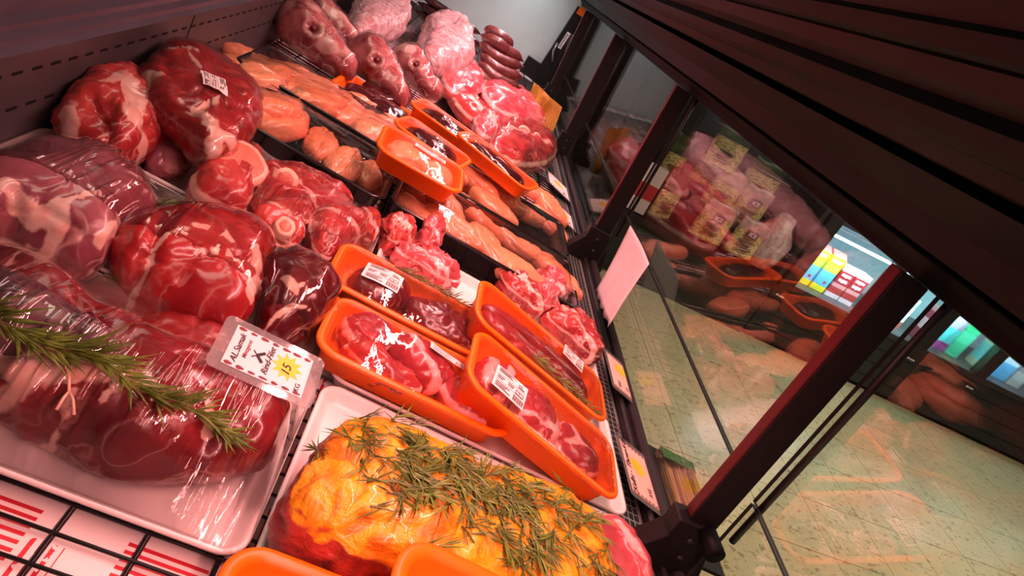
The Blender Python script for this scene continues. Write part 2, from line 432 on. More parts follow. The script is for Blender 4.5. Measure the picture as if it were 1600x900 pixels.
def arm(v, lab, knob=True):
    root = empty('support_arm', (.585, v, 0)); tag(root, lab, 'support arm', 'glass support arms')
    t = .009
    def plate(name, prof, mat, t0=-t, t1=t):
        n = len(prof); Vv = [(p[0] - .585, t0, p[1]) for p in prof] + [(p[0] - .585, t1, p[1]) for p in prof]
        Ff = [(i, (i + 1) % n, n + (i + 1) % n, n + i) for i in range(n)] + [tuple(range(n - 1, -1, -1)), tuple(range(n, 2 * n))]
        o = mesh(name, Vv, Ff, mat, root)
        bm = bmesh.new(); bm.from_mesh(o.data); bmesh.ops.recalc_face_normals(bm, faces=bm.faces[:])
        bmesh.ops.bevel(bm, geom=bm.edges[:], offset=.0012, segments=1, affect='EDGES'); bm.to_mesh(o.data); bm.free()
        return o
    plate('arm', [(gu(.05) - .047, .05), (gu(.05) - .004, .05), (gu(GW) - .004, GW), (gu(GW) - .044, GW)], M['black_metal'])
    plate('painted_lit_edge', [(gu(.09) - .0495, .09), (gu(.09) - .0465, .09), (gu(GW) - .0442, GW), (gu(GW) - .0472, GW)], M['red_edge_light'], -.0085, .0085)  # arm's inner edge lit by the meat tube, painted on in dark red
    br = plate('bracket', [(.515, -.03), (.63, -.03), (.63, .0), (gu(.09) - .005, .09), (gu(.09) - .062, .085), (.535, .055), (.512, .01)], M['black_metal'], -.016, .016)
    for (du, w) in ((.565, .062), (.575, .03)):
        Vv, Ff = tube([(du - .585, -.0185, w), (du - .585, -.0155, w)], .004, 10); mesh('screw', Vv, Ff, M['dark_rail'], br, True)
    if knob:
        Vv, Ff = tube([(.575 - .585, -.016, .085), (.575 - .585, -.05, .085)], [.012, .013], 16); mesh('knob', Vv, Ff, M['canopy_black'], root, True)
    Vv, Ff = tube([(gu(.10) + .006 - .585, -.03, .10), (gu(GW) + .006 - .585, -.03, GW)], .0045, 8); mesh('seal_strip', Vv, Ff, M['black_metal'], root, True)
    return root
labs = ['dark metal arm with round knob holding the nearest glass', 'dark metal arm behind the pink paper notice', 'dark metal arm in front of the gold paper at the offcuts', 'slim dark metal arm next to the white end wall']
for v, l in zip(posts, labs): arm(v, l, v < .6)
ea = empty('end_post', (.585, V1 - .02, 0)); tag(ea, 'dark end post with white sticker on the white end wall', 'post')
mesh('post', boxv((-.075, -.02, -.03), (.01, .019, .46)), BOXF, M['black_metal'], ea)
mesh('foot', boxv((-.16, -.022, -.03), (.01, .019, .09)), BOXF, M['black_metal'], ea)
stk = mesh('sticker', boxv((-.05, -.0225, .22), (-.028, -.0205, .32)), BOXF, M['card'], ea)
multibox('print', [((-.046, -.0235, .23 + i * .012), (-.034 - (i % 3) * .002, -.0226, .235 + i * .012)) for i in range(7)], M['ink'], stk)
mesh('clip', boxv((-.065, -.03, .425), (-.02, -.021, .47)), BOXF, M['orange'], ea)
Vv, Ff = tube([(-.03, -.03, .14), (-.06, -.035, .19), (-.065, -.035, .24)], .006, 8); mesh('latch', Vv, Ff, M['steel'], ea, True)

# canopy: extruded dark profiles running over the glass
can = empty('canopy', (.5, 0, .475)); tag(can, 'dark canopy of stepped plastic profiles over the display case', 'canopy')
def cpro(name, pts, mat): return extrude_uw(name, [(a - .5, b - .475) for a, b in pts], V0 - .3, V1, mat, can)
cpro('glass_clamp', [(.545, .474), (.545, .50), (.505, .505), (.500, .497), (.520, .484), (.523, .476)], M['canopy'])
cpro('fascia', [(.51, .503), (.53, .56), (.45, .575), (.425, .556), (.470, .530), (.492, .503)], M['canopy_grey'])
cpro('shadow_rail', [(.44, .575), (.43, .60), (.385, .600), (.385, .578), (.41, .566), (.425, .566)], M['canopy_black'])
cpro('lip', [(.392, .576), (.375, .606), (.352, .606), (.352, .590), (.366, .580), (.378, .575)], M['canopy_grey'])
cpro('gasket', [(.35, .60), (.35, .64), (.315, .64), (.315, .615), (.33, .604)], M['canopy_black'])
cpro('rail', [(.318, .618), (.31, .65), (.285, .65), (.287, .626), (.30, .616)], M['canopy_grey'])
cpro('inner_gasket', [(.288, .63), (.285, .67), (.25, .67), (.252, .645)], M['canopy_black'])
cpro('roof', [(.56, .474), (.565, .70), (.05, .74), (.05, .71), (.10, .69), (.255, .66), (.255, .675), (.54, .60), (.548, .474)], M['canopy'])
tf = empty('lamp_housing', (.16, 0, .656)); tag(tf, 'long tube lamp housing under the dark canopy', 'lamp')
mesh('reflector', boxv((-.03, V0 + .1, .002), (.03, V1 - .1, .012)), BOXF, M['canopy_grey'], tf)

# ------------------------------------------------------------------ builders for trays, meat, film, stickers
def rrect(L, W, r, k=7):
    P = []
    for cx, cy, a0 in ((L / 2 - r, W / 2 - r, 0), (-L / 2 + r, W / 2 - r, 90), (-L / 2 + r, -W / 2 + r, 180), (L / 2 - r, -W / 2 + r, 270)):
        for i in range(k + 1):
            a = math.radians(a0 + 90. * i / k); P.append((cx + r * math.cos(a), cy + r * math.sin(a)))
    return P
def tray_mesh(L, W, D, flare, r, lip, th=.003, floor_t=.004):
    """L,W at the rim"""
    rings = []
    def R(off, z): rings.append([(x, y, z) for x, y in rrect(L + 2 * off, W + 2 * off, max(r + off, .004))])
    R(-flare, 0); R(-flare * .85, .002); R(-lip, D - .004); R(0, D - .004); R(.0012, D - .001); R(0, D + .001); R(-lip * .5, D + .0018); R(-lip, D + .0006); R(-lip - th, D - .003); R(-flare - th * .4, floor_t + .003); R(-flare - th - .003, floor_t)
    n = len(rings[0]); V = [p for q in rings for p in q]; Fc = []
    for i in range(len(rings) - 1):
        for k in range(n):
            k2 = (k + 1) % n; Fc.append((i * n + k, i * n + k2, (i + 1) * n + k2, (i + 1) * n + k))
    Fc.append(tuple(range(n - 1, -1, -1))); Fc.append(tuple(range((len(rings) - 1) * n, len(rings) * n)))
    return V, Fc
_tray_cache = {}
def tray(name, label, cat, loc, ang, L, W, D, mat, flare=.012, r=.03, lip=.006, group=None, tiltx=0.0, tilty=0.0):
    root = empty(name, loc); root.rotation_euler = (tiltx, tilty, ang); tag(root, label, cat, group)
    key = (L, W, D, flare, r, lip, mat.name)
    if key in _tray_cache: inst(_tray_cache[key], 'body', root)
    else:
        V, Fc = tray_mesh(L, W, D, flare, r, lip); _tray_cache[key] = mesh('body', V, Fc, mat, root, True)
        me = _tray_cache[key].data
        at = me.polygons; at[len(at) - 1].use_smooth = False; at[len(at) - 2].use_smooth = False
    root['_dim'] = (L, W, D, r)
    return root
def bm_of(o): return o.matrix_basis.copy()

BLOBS = {}
def blob(name, pts, H, mat, base=0.0, px=True, w0=.4, rings=24, seg=80, amp=.004, nscale=16, fat=(), groove=(), seed=0, pw=.62, phi0=-52, spine=.55, label=None, cat='meat', group=None, frame=None, rim=0.0, parent=None, warp=None, lean=0.0, fine=.0012, crease=.0035, seam=.45):
    """organic piece: smooth outline lofted into a rounded body, displaced by noise; fat lines and grooves are polylines"""
    conv = (lambda p, ww: np.array(dk(p[0], p[1], ww)[:2])) if px else (lambda p, ww: np.array(p, float))
    O = smooth_closed([conv(p, base + w0 * H) for p in pts], seg)
    if (np.roll(O, -1, 0)[:, 0] * O[:, 1] - O[:, 0] * np.roll(O, -1, 0)[:, 1]).sum() > 0: O = O[::-1]
    c = O.mean(0); Q = O - c
    ev, vec = np.linalg.eigh(Q.T @ Q); ax = vec[:, 1]
    a = Q @ ax; hl = np.abs(a).max(); k = spine * (1 - math.sqrt(max(ev[0], 1e-9) / ev[1]))
    S = np.outer(np.clip(a * k, -hl, hl), ax)
    V, Rr = [], []
    s0 = math.sin(math.radians(phi0))
    ph = np.radians(np.linspace(phi0, 88.5, rings))
    for p in ph:
        r = max(math.cos(p), 0) ** pw; z = H * (math.sin(p) - s0) / (1 - s0)
        ring = S + (Q - S) * r
        V.append(np.column_stack([ring, np.full(seg, z)])); Rr += [r] * seg
    V = np.vstack(V); Rr = np.array(Rr)
    rel = V[:, 2] / H
    if lean: V[:, 0] += lean * V[:, 2]
    if warp: V = warp(V, H)
    Fc = []
    for i in range(rings - 1):
        for q in range(seg):
            q2 = (q + 1) % seg; Fc.append((i * seg + q, i * seg + q2, (i + 1) * seg + q2, (i + 1) * seg + q))
    Fc.append(tuple(range(seg - 1, -1, -1))); Fc.append(tuple(range((rings - 1) * seg, rings * seg)))
    me = bpy.data.meshes.new(name); me.from_pydata(V.tolist(), [], Fc); me.update()
    N = np.zeros(len(V) * 3); me.vertex_normals.foreach_get('vector', N); N = N.reshape(-1, 3)
    sd = Vector((seed * 7.31, seed * 3.17, seed * 1.93))
    d = np.array([noise.fractal(Vector(v) * nscale + sd, 1.0, 2.0, 3) for v in V]) * amp
    if fine: d += np.array([noise.fractal(Vector(v) * nscale * 4.5 + sd, .8, 2.0, 2) for v in V]) * fine
    if crease:
        cn = np.abs(np.array([noise.noise(Vector((v[0], v[1], v[2] * .6)) * nscale * 1.5 + sd * 1.7 + Vector((noise.noise(Vector(v) * nscale * 3), 0, 0)) * .35) for v in V]))
        cr = np.exp(-(cn / .07) ** 2); d -= crease * cr
    wgt = np.clip(rel * 5, 0, 1)
    world2 = V[:, :2] + c
    fatv = np.zeros(len(V))
    for pl, wd in fat:
        P = [conv(p, base + .75 * H) for p in pl]
        if len(P) == 1: P = P * 2
        dd = seg_dist(world2, P)
        wob = np.array([noise.noise(Vector((v[0], v[1], v[2])) * 45 + sd) for v in V]) * wd * .6
        fatv = np.maximum(fatv, np.clip(1.15 - (dd + wob) / wd, 0, 1))
    for pl, wd, dep in groove:
        P = [conv(p, base + .75 * H) for p in pl]
        if len(P) == 1: P = P * 2
        dd = seg_dist(world2, P)
        d -= dep * np.exp(-(dd / wd) ** 2) * np.clip(rel * 2, 0, 1)
    if rim: fatv = np.maximum(fatv, np.exp(-((rel - .62) / (.5 * rim)) ** 2) * .8)
    if crease and seam: fatv = np.maximum(fatv, seam * np.exp(-(cn / .045) ** 2))
    d += fatv * .0012
    V = V + N * (d * wgt)[:, None]
    V[:, 2] = np.maximum(V[:, 2], 0)
    me.vertices.foreach_set('co', V.reshape(-1)); 
    at = me.attributes.new('fat', 'FLOAT', 'POINT'); at.data.foreach_set('value', fatv)
    me.update(); me.shade_smooth(); me.materials.append(mat)
    o = bpy.data.objects.new(name, me); o.location = (c[0], c[1], base)
    if frame is not None: o.matrix_basis = frame @ o.matrix_basis
    link(o, parent)
    if label: tag(o, label, cat, group)
    return o
def bone_disc(parent, center, normal, r, h=.004, mat=None, marrow=True, wob=.15, seed=0, core=.62):
    """cut bone face: ring of bone round a marrow core, as children; center in the thing's own space"""
    n = Vector(normal).normalized(); a = n.orthogonal().normalized(); b = n.cross(a)
    def disc(rad, z0, z1, m, name, par):
        V = []; k = 22
        rr = [rad * (1 + wob * noise.noise(Vector((math.cos(6.283 * i / k) * 1.5, math.sin(6.283 * i / k) * 1.5, seed * 3.3)))) for i in range(k)]
        for z, s in ((z0, 1.0), (z1 - .001, 1.0), (z1, .9)):
            for i in range(k):
                q = 6.2832 * i / k; V.append(Vector(center) + (a * math.cos(q) + b * math.sin(q)) * rr[i] * s + n * z)
        Fc = [(j * k + i, j * k + (i + 1) % k, (j + 1) * k + (i + 1) % k, (j + 1) * k + i) for j in range(2) for i in range(k)] + [tuple(range(2 * k, 3 * k))]
        return mesh(name, V, Fc, m, par, True)
    o = disc(r, -.01, h, mat or M['bone'], 'bone', parent)
    if marrow: disc(r * core, -.008, h + .0008, M['marrow'], 'marrow', o)
    return o
def wrap(o, off=.0025, mat=None, amp=.003):
    """cling film hugging a piece, as its child"""
    me = o.data.copy(); me.materials.clear(); me.materials.append(mat or M['film_wrap'])
    n = len(me.vertices); V = np.zeros(n * 3); N = np.zeros(n * 3)
    me.vertices.foreach_get('co', V); me.vertex_normals.foreach_get('vector', N); V = V.reshape(-1, 3); N = N.reshape(-1, 3)
    d = np.array([max(0, noise.noise(Vector(v) * 40)) for v in V]) * amp + off
    V = V + N * d[:, None]; V[:, 2] = np.maximum(V[:, 2], .0005); me.vertices.foreach_set('co', V.reshape(-1)); me.update()
    c = bpy.data.objects.new('film', me); link(c, o); return c
def top_bvh(o, inv):
    """piece as a BVH in the frame given by inv (tray space)"""
    Mx = inv @ o.matrix_basis; vs = [Mx @ v.co for v in o.data.vertices]
    return BVHTree.FromPolygons(vs, [tuple(p.vertices) for p in o.data.polygons])
class Drape: pass
def drape(parent, L, W, r, zb, pieces, mat, nx=60, ny=36, gap=.002, it=260, name='film', sag=0.0, low=None, ridges=None):
    """taut film over the pieces in a tray: membrane with obstacles, pinned at the rim"""
    inv = bm_of(parent).inverted(); B = [top_bvh(o, inv) for o in pieces]
    X = np.linspace(-L / 2, L / 2, nx); Y = np.linspace(-W / 2, W / 2, ny)
    ob = np.full((nx, ny), -1.0)
    for i in range(nx):
        for j in range(ny):
            for b in B:
                h = b.ray_cast(Vector((X[i], Y[j], 1.0)), Vector((0, 0, -1)))
                if h[0] is not None: ob[i, j] = max(ob[i, j], h[0].z + gap)
    floor_z = zb - sag if low is None else low
    Z = np.maximum(np.full((nx, ny), zb), ob)
    ins = np.ones((nx, ny), bool); ins[0] = ins[-1] = False; ins[:, 0] = ins[:, -1] = False
    for i in range(nx):
        for j in range(ny):
            dx = max(abs(X[i]) - (L / 2 - r), 0); dy = max(abs(Y[j]) - (W / 2 - r), 0)
            if dx * dx + dy * dy > r * r * .96: ins[i, j] = False
    for _ in range(it):
        A = Z.copy(); A[1:-1, 1:-1] = (Z[:-2, 1:-1] + Z[2:, 1:-1] + Z[1:-1, :-2] + Z[1:-1, 2:]) / 4
        Z = np.where(ins, np.maximum(np.maximum(A, ob), floor_z), zb)
    for _ in range(2):
        A = Z.copy(); A[1:-1, 1:-1] = (Z[:-2, 1:-1] + Z[2:, 1:-1] + Z[1:-1, :-2] + Z[1:-1, 2:]) / 4
        Z = np.where(ins, A + .0004, zb)
    if ridges:
        rg = random.Random(ridges['seed'])
        for _ in range(ridges['n']):
            xc = rg.uniform(*ridges['x']); yc = rg.uniform(*ridges['y']); hl = rg.uniform(.014, .05); wd = rg.uniform(.0013, .0022); am = rg.uniform(.0007, .0013)
            sl = rg.gauss(.0, .08)
            dx = (X[:, None] - xc - sl * (Y[None, :] - yc)) / wd; dy = (Y[None, :] - yc) / hl
            Z = np.where(ins, Z + am * np.exp(-dx ** 2) * np.exp(-dy ** 4), Z)
    V = [(X[i], Y[j], Z[i, j]) for i in range(nx) for j in range(ny)]; Fc = []
    for i in range(nx - 1):
        for j in range(ny - 1):
            if ins[i, j] or ins[i + 1, j] or ins[i, j + 1] or ins[i + 1, j + 1]:
                Fc.append((i * ny + j, (i + 1) * ny + j, (i + 1) * ny + j + 1, i * ny + j + 1))
    mesh(name, V, Fc, mat, parent, True)
    d = Drape(); d.X, d.Y, d.Z = X, Y, Z; return d
def dz(d, x, y):
    fx = np.clip((x - d.X[0]) / (d.X[1] - d.X[0]), 0, len(d.X) - 1.001); fy = np.clip((y - d.Y[0]) / (d.Y[1] - d.Y[0]), 0, len(d.Y) - 1.001)
    i, j = int(fx), int(fy); a, b = fx - i, fy - j; Z = d.Z
    return Z[i, j] * (1 - a) * (1 - b) + Z[i + 1, j] * a * (1 - b) + Z[i, j + 1] * (1 - a) * b + Z[i + 1, j + 1] * a * b
def sticker(parent, d, x, y, ang, w=.05, h=.036, zoff=.0015, red=False):
    """printed price label lying on the film: paper with black print as its child"""
    ca, sa = math.cos(ang), math.sin(ang)
    def P(a, b, e): 
        X, Y = x + a * ca - b * sa, y + a * sa + b * ca
        return (X, Y, (dz(d, X, Y) if isinstance(d, Drape) else d(X, Y)) + e)
    n, m_ = 7, 6
    V = [P(-w / 2 + w * i / (n - 1), -h / 2 + h * j / (m_ - 1), zoff) for i in range(n) for j in range(m_)]
    Fc = [(i * m_ + j, (i + 1) * m_ + j, (i + 1) * m_ + j + 1, i * m_ + j + 1) for i in range(n - 1) for j in range(m_ - 1)]
    s = mesh('price_label', V, Fc, M['card'], parent, True)
    V, Fc = [], []
    def bar(x0, y0, x1, y1):
        k = len(V); st = 4
        for t in range(st + 1):
            u = x0 + (x1 - x0) * t / st
            V.append(P(u * w, y0 * h, zoff + .0007)); V.append(P(u * w, y1 * h, zoff + .0007))
        for t in range(st): Fc.append((k + 2 * t, k + 2 * t + 2, k + 2 * t + 3, k + 2 * t + 1))
    for yy, x0, x1 in ((.40, -.42, .12), (.33, -.42, -.05), (.26, -.42, .02), (.12, -.45, .45), (.02, -.42, -.2), (.02, -.1, .1), (-.06, -.42, -.25), (-.06, -.1, .08), (-.16, -.45, .45), (-.26, -.42, .0), (-.34, -.42, -.1), (-.41, -.42, .05)):
        bar(x0, yy, x1, yy + (.012 if x1 - x0 > .8 else .028))
    for i in range(14):   # barcode
        a = .14 + i * .024; bar(a, -.44, a + (.012 if i % 3 else .018), -.22)
    for (x0, y0, x1, y1) in ((.16, .00, .42, .025), (.16, -.12, .42, -.095), (.16, -.12, .175, .02), (.405, -.12, .42, .02), (.28, -.12, .295, .02), (.2, .2, .4, .24), (.2, .3, .34, .33)): bar(x0, y0, x1, y1)
    mesh('print', V, Fc, M['ink_red'] if red else M['ink'], s)
    return s
def needle_geo(V, Fc, p, d, n, L, w):
    d = d.normalized(); s = d.cross(n).normalized() * w; k = len(V); t = n.normalized() * w * .7
    mid = p + d * L * .45 + n * L * .03
    V += [p, mid + s, mid + t, mid - s, p + d * L, mid - t * .4]
    Fc += [(k, k + 1, k + 2), (k, k + 2, k + 3), (k + 1, k + 4, k + 2), (k + 2, k + 4, k + 3), (k, k + 5, k + 1), (k, k + 3, k + 5), (k + 1, k + 5, k + 4), (k + 3, k + 4, k + 5)]
def rosemary(name, path, n, label, surf, group=None, nl=.022, nw=.0009, lift=.003, mat=None, seed=0):
    """sprig along a path of deck points: stem and needles"""
    rnd = random.Random(seed)
    P = [Vector(p) for p in path]; dense = []
    for i in range(len(P) - 1):
        for k in range(8): dense.append(P[i].lerp(P[i + 1], k / 8))
    dense.append(P[-1]); c = dense[0].copy()
    root = empty(name, c); tag(root, label, 'herb', group)
    dense = [p - c + Vector((0, 0, lift)) for p in dense]
    V, Fc = tube(dense, [.0013 - .0007 * i / len(dense) for i in range(len(dense))], 6); mesh('stem', V, Fc, M['stem'], root, True)
    V, Fc = [], []
    for i in range(n):
        f = rnd.random(); q = f * (len(dense) - 1.01); k = int(q); p = dense[k].lerp(dense[k + 1], q - k)
        t = (dense[k + 1] - dense[k]).normalized(); up = Vector((0, 0, 1)); side = t.cross(up).normalized()
        a = rnd.uniform(0, math.pi); out = side * math.cos(a) + up * math.sin(a) * .8
        dd = t * rnd.uniform(.5, 1.1) + out * rnd.uniform(.25, .95)
        needle_geo(V, Fc, p, dd, up * .6 + side * rnd.uniform(-.5, .5), nl * rnd.uniform(.6, 1.15) * (1.15 - .5 * f), nw)
    o = mesh('needles', V, Fc, mat or M['needle'], root); tag(o, kind='stuff')
    return root

# ------------------------------------------------------------------ white trays
TW = .018
def wtray(u0, u1, v0, v1, label, w=0.0):
    return tray('white_tray', label, 'tray', ((u0 + u1) / 2, (v0 + v1) / 2, w), 0, u1 - u0, v1 - v0, .018, M['white_tray'], flare=.01, r=.022, lip=.004, group='white trays on the wire rack')
T1 = wtray(-.372, .058, .338, .580, 'white tray under the rosemary-topped beef loins, nearest left')
T2 = wtray(-.372, .056, .588, .792, 'white tray under the purple and red ham cuts')
T3 = wtray(-.372, .056, .800, 1.000, 'white tray under the lamb cuts and sawn shank by the rear panel')
R1 = wtray(.066, .508, .290, .580, 'white tray under the yellow mustard roast')
R2 = wtray(.066, .508, .590, .800, 'white tray under the four orange meat packs')
R3 = wtray(.066, .508, .808, 1.010, 'white tray under loose trimmings and neck bones beside the black tray')
B0 = .006   # pieces rest on the tray floors

# ------------------------------------------------------------------ nearest left tray: loins
loin = blob('beef_loin', [(-40, 415), (0, 416), (40, 432), (80, 456), (112, 486), (155, 512), (190, 522), (240, 556), (300, 572), (350, 588), (410, 618), (445, 650), (440, 690), (400, 730), (330, 752), (250, 748), (165, 735), (95, 700), (35, 668), (0, 648), (-60, 600), (-80, 500)], .078, M['loin'], base=B0, seam=.12, seg=120, rings=34, amp=.006, nscale=14, pw=.5,
    fat=[([(0, 572), (40, 582), (90, 594), (150, 600), (200, 610)], .022), ([(-10, 620), (20, 660), (70, 690)], .006), ([(100, 585), (108, 625), (85, 660)], .004), ([(150, 640), (200, 615), (260, 640)], .004), ([(310, 600), (330, 640), (320, 690)], .005)],
    groove=[([(0, 560), (100, 572), (200, 590), (300, 630), (380, 680)], .008, .010), ([(110, 490), (170, 560), (210, 600)], .008, .008), ([(300, 580), (330, 640), (320, 700)], .006, .008)],
    label='large dark red beef loin topped with a rosemary branch', seed=1)
# silverskin flank of the loin
loin2 = blob('beef_loin', [(-60, 440), (0, 425), (40, 440), (85, 468), (120, 500), (160, 526), (200, 548), (215, 570), (180, 580), (120, 572), (60, 560), (0, 545), (-60, 520)], .088, M['loin_skin'], base=B0 + .002, w0=.7, seg=90, rings=24, amp=.004, nscale=16, pw=.55,
    fat=[([(0, 545), (60, 558), (120, 572), (180, 582)], .009)], label='long beef strip with grey-purple silverskin along the big loin', seed=2)
loin3 = blob('beef_cut', [(203, 518), (225, 506), (260, 502), (300, 512), (345, 532), (368, 552), (372, 580), (340, 596), (300, 584), (255, 560), (215, 540)], .05, M['red'], base=B0, seg=64, rings=20, amp=.004, seed=3, label='small red beef piece half hidden behind the big loin')
tw = []
for (a, b) in (((96, 560), (104, 580)), ((104, 580), (108, 612)), ((108, 612), (88, 640)), ((108, 612), (116, 648))):
    p = dk(*a, .079); q = dk(*b, .080); tw.append((p, q))
V, Fc = [], []
for p, q in tw:
    v_, f_ = tube([p, (p + q) / 2 + Vector((0, 0, .004)), q], .0011, 6); k = len(V); V += v_; Fc += [tuple(i + k for i in f) for f in f_]
tag(mesh('butcher_twine', V, Fc, M['bone'], None, True), 'pale knotted butcher twine tied round the big beef loin', 'twine')
film1 = drape(T1, .43, .24, .022, .019, [loin, loin2, loin3], M['film_taut'], 420, 54, it=400, ridges=dict(seed=3, n=90, x=(-.06, .20), y=(-.115, -.01)))

def zt1(x, y): # deck position on the loin film under a photo point
    for w in np.linspace(.12, .0, 60):
        p = dk(x, y, w); l = p - T1.location
        if dz(film1, l.x, l.y) >= w: return p
    return dk(x, y, .02)
pp = [zt1(x, y) for x, y in ((-60, 470), (-20, 495), (20, 520), (60, 543), (100, 553))]
rosemary('rosemary_branch', pp, 120, 'green rosemary branch end lying at the left edge on the loin', None, nl=.044, nw=.0014, seed=1)
pp = [zt1(x, y) for x, y in ((95, 550), (135, 556), (175, 580), (215, 612), (260, 632), (305, 645), (340, 672), (362, 690))]
rosemary('rosemary_branch', pp, 150, 'long green rosemary branch lying across the big beef loin', None, nl=.038, nw=.0014, seed=2)

# ------------------------------------------------------------------ second left tray: hams
ham = blob('ham_cut', [(-60, 300), (-20, 268), (40, 248), (90, 245), (140, 252), (185, 272), (222, 306), (240, 340), (215, 352), (192, 362), (182, 385), (165, 410), (122, 412), (80, 396), (40, 378), (-10, 362), (-60, 345)], .088, M['purple'], base=B0, seam=.15, seg=110, rings=32, amp=.004, nscale=11,
    fat=[([(0, 300), (30, 320), (60, 335), (80, 330)], .010), ([(55, 335), (100, 330), (150, 322)], .003), ([(190, 345), (225, 335)], .010), ([(90, 340), (80, 380)], .010), ([(160, 370), (190, 350)], .006)],
    groove=[([(20, 310), (30, 350), (50, 375)], .006, .010), ([(60, 325), (140, 322), (200, 335)], .006, .003)], label='large purple silverskin ham cut under stretched film', seed=4)
hamr = blob('ham_cut', [(168, 392), (180, 368), (215, 352), (255, 342), (300, 344), (350, 350), (395, 364), (420, 388), (420, 408), (406, 440), (404, 468), (375, 508), (345, 515), (295, 496), (255, 474), (215, 452), (180, 424)], .088, M['red'], base=B0, seam=.15, seg=110, rings=32, amp=.005, nscale=13,
    fat=[([(228, 400), (250, 385), (300, 375), (340, 382)], .004), ([(225, 420), (228, 400)], .004), ([(340, 385), (352, 396)], .010), ([(395, 400), (400, 440), (385, 460)], .008), ([(300, 410), (350, 415), (385, 450)], .0035), ([(200, 425), (260, 440), (290, 470)], .004)],
    groove=[([(262, 345), (240, 370), (226, 405), (200, 430)], .007, .010), ([(226, 405), (300, 415), (380, 420)], .006, .006)], label='glossy red boned ham cut in the middle of its tray', seed=5)
round_ = blob('beef_round', [(408, 412), (440, 402), (476, 415), (508, 440), (525, 470), (508, 502), (480, 530), (440, 538), (408, 522), (398, 490), (404, 450)], .075, M['dark'], base=B0, seam=.15, seg=90, rings=28, amp=.005,
    fat=[([(440, 450), (452, 470)], .007), ([(465, 460), (475, 470)], .004), ([(415, 500), (450, 490), (480, 495)], .003)], label='dark round beef knuckle behind the price card', seed=6)
film2 = drape(T2, .428, .204, .022, .019, [ham, hamr, round_], M['film_taut'], 420, 48, it=400, ridges=dict(seed=4, n=46, x=(-.13, .02), y=(-.09, .02)))
pp = [dk(x, y, .022) for x, y in ((160, 432), (195, 442), (230, 462), (270, 480), (310, 500))]
rosemary('rosemary_branch', pp, 110, 'dark rosemary branch under the film along the red ham', None, nl=.026, mat=M['needle_dark'], seed=3)
pp = [dk(x, y, .045) for x, y in ((228, 320), (262, 328), (300, 334))]
rosemary('rosemary_branch', pp, 70, 'olive rosemary tuft behind the purple ham', None, nl=.026, mat=M['needle_dark'], seed=4)

# ------------------------------------------------------------------ third left tray: lamb cuts against the rear panel
lamb1 = blob('lamb_cut', [(90, 178), (104, 150), (140, 134), (185, 126), (208, 136), (218, 160), (230, 190), (268, 212), (252, 226), (216, 246), (176, 260), (142, 248), (118, 226), (94, 204)], .095, M['lamb'], base=B0, seg=90, rings=28, amp=.009, nscale=18,
    fat=[([(185, 140), (205, 165), (205, 200)], .014), ([(110, 165), (125, 200)], .006), ([(230, 210), (262, 214)], .008), ([(150, 150), (185, 135)], .006)],
    groove=[([(135, 160), (150, 190), (172, 215)], .012, .018), ([(160, 165), (170, 190)], .006, .010)], label='pale red bone-in lamb cut at the far left', seed=7)
lamb2 = blob('lamb_cut', [(222, 248), (236, 232), (268, 227), (300, 235), (306, 254), (285, 272), (255, 273), (230, 264)], .045, M['purple'], base=B0, seg=56, rings=18, amp=.004, label='small purple lamb offcut lying on bare white tray', seed=8, fat=[([(262, 232), (285, 240)], .008)])
lamb3 = blob('lamb_joint', [(219, 120), (240, 92), (262, 80), (300, 86), (345, 108), (388, 138), (406, 165), (402, 192), (386, 224), (350, 247), (316, 246), (284, 212), (246, 182), (222, 152)], .062, M['red'], base=.06, seam=.12, seg=110, rings=30, amp=.005, nscale=14, pw=.42,
    fat=[([(228, 110), (225, 140), (240, 170), (280, 205), (310, 235)], .012), ([(262, 84), (300, 90)], .006), ([(238, 118)], .016), ([(338, 228)], .018), ([(300, 180), (330, 200), (345, 235)], .008), ([(300, 182), (325, 172), (345, 165)], .005), ([(320, 200), (345, 215), (380, 222)], .012), ([(290, 95), (310, 120)], .004)],
    groove=[([(300, 183), (340, 172), (380, 180)], .005, .006), ([(255, 100), (262, 130), (290, 160)], .006, .005)], label='flat red lamb leg wrapped in film with white price label', seed=9)
wrap(lamb3, .002, amp=.005)
bv = top_bvh(lamb3, Matrix.Translation(lamb3.location).inverted())
def zl3(x, y):
    h = bv.ray_cast(Vector((x, y, 1)), Vector((0, 0, -1))); return (h[0].z if h[0] else .06) + .006
c = dk(333, 133, .125) - Vector(lamb3.location)
sticker(lamb3, zl3, c.x, c.y, math.radians(-62), .046, .034)
shank = blob('sawn_shank', [(294, 290), (300, 268), (316, 254), (345, 252), (374, 268), (389, 292), (388, 318), (374, 338), (376, 352), (345, 348), (305, 328), (296, 310)], .085, M['lamb'], base=B0, seg=80, rings=28, amp=.005, pw=.4,
    rim=.2, fat=[([(300, 300), (330, 320), (370, 330)], .012)], label='sawn shank piece with round pale bone face', seed=10)
bone_disc(shank, (.004, .010, .083), (.12, -.30, 1), .038, h=.003, seed=5, wob=.15, core=.84)
ribs = []
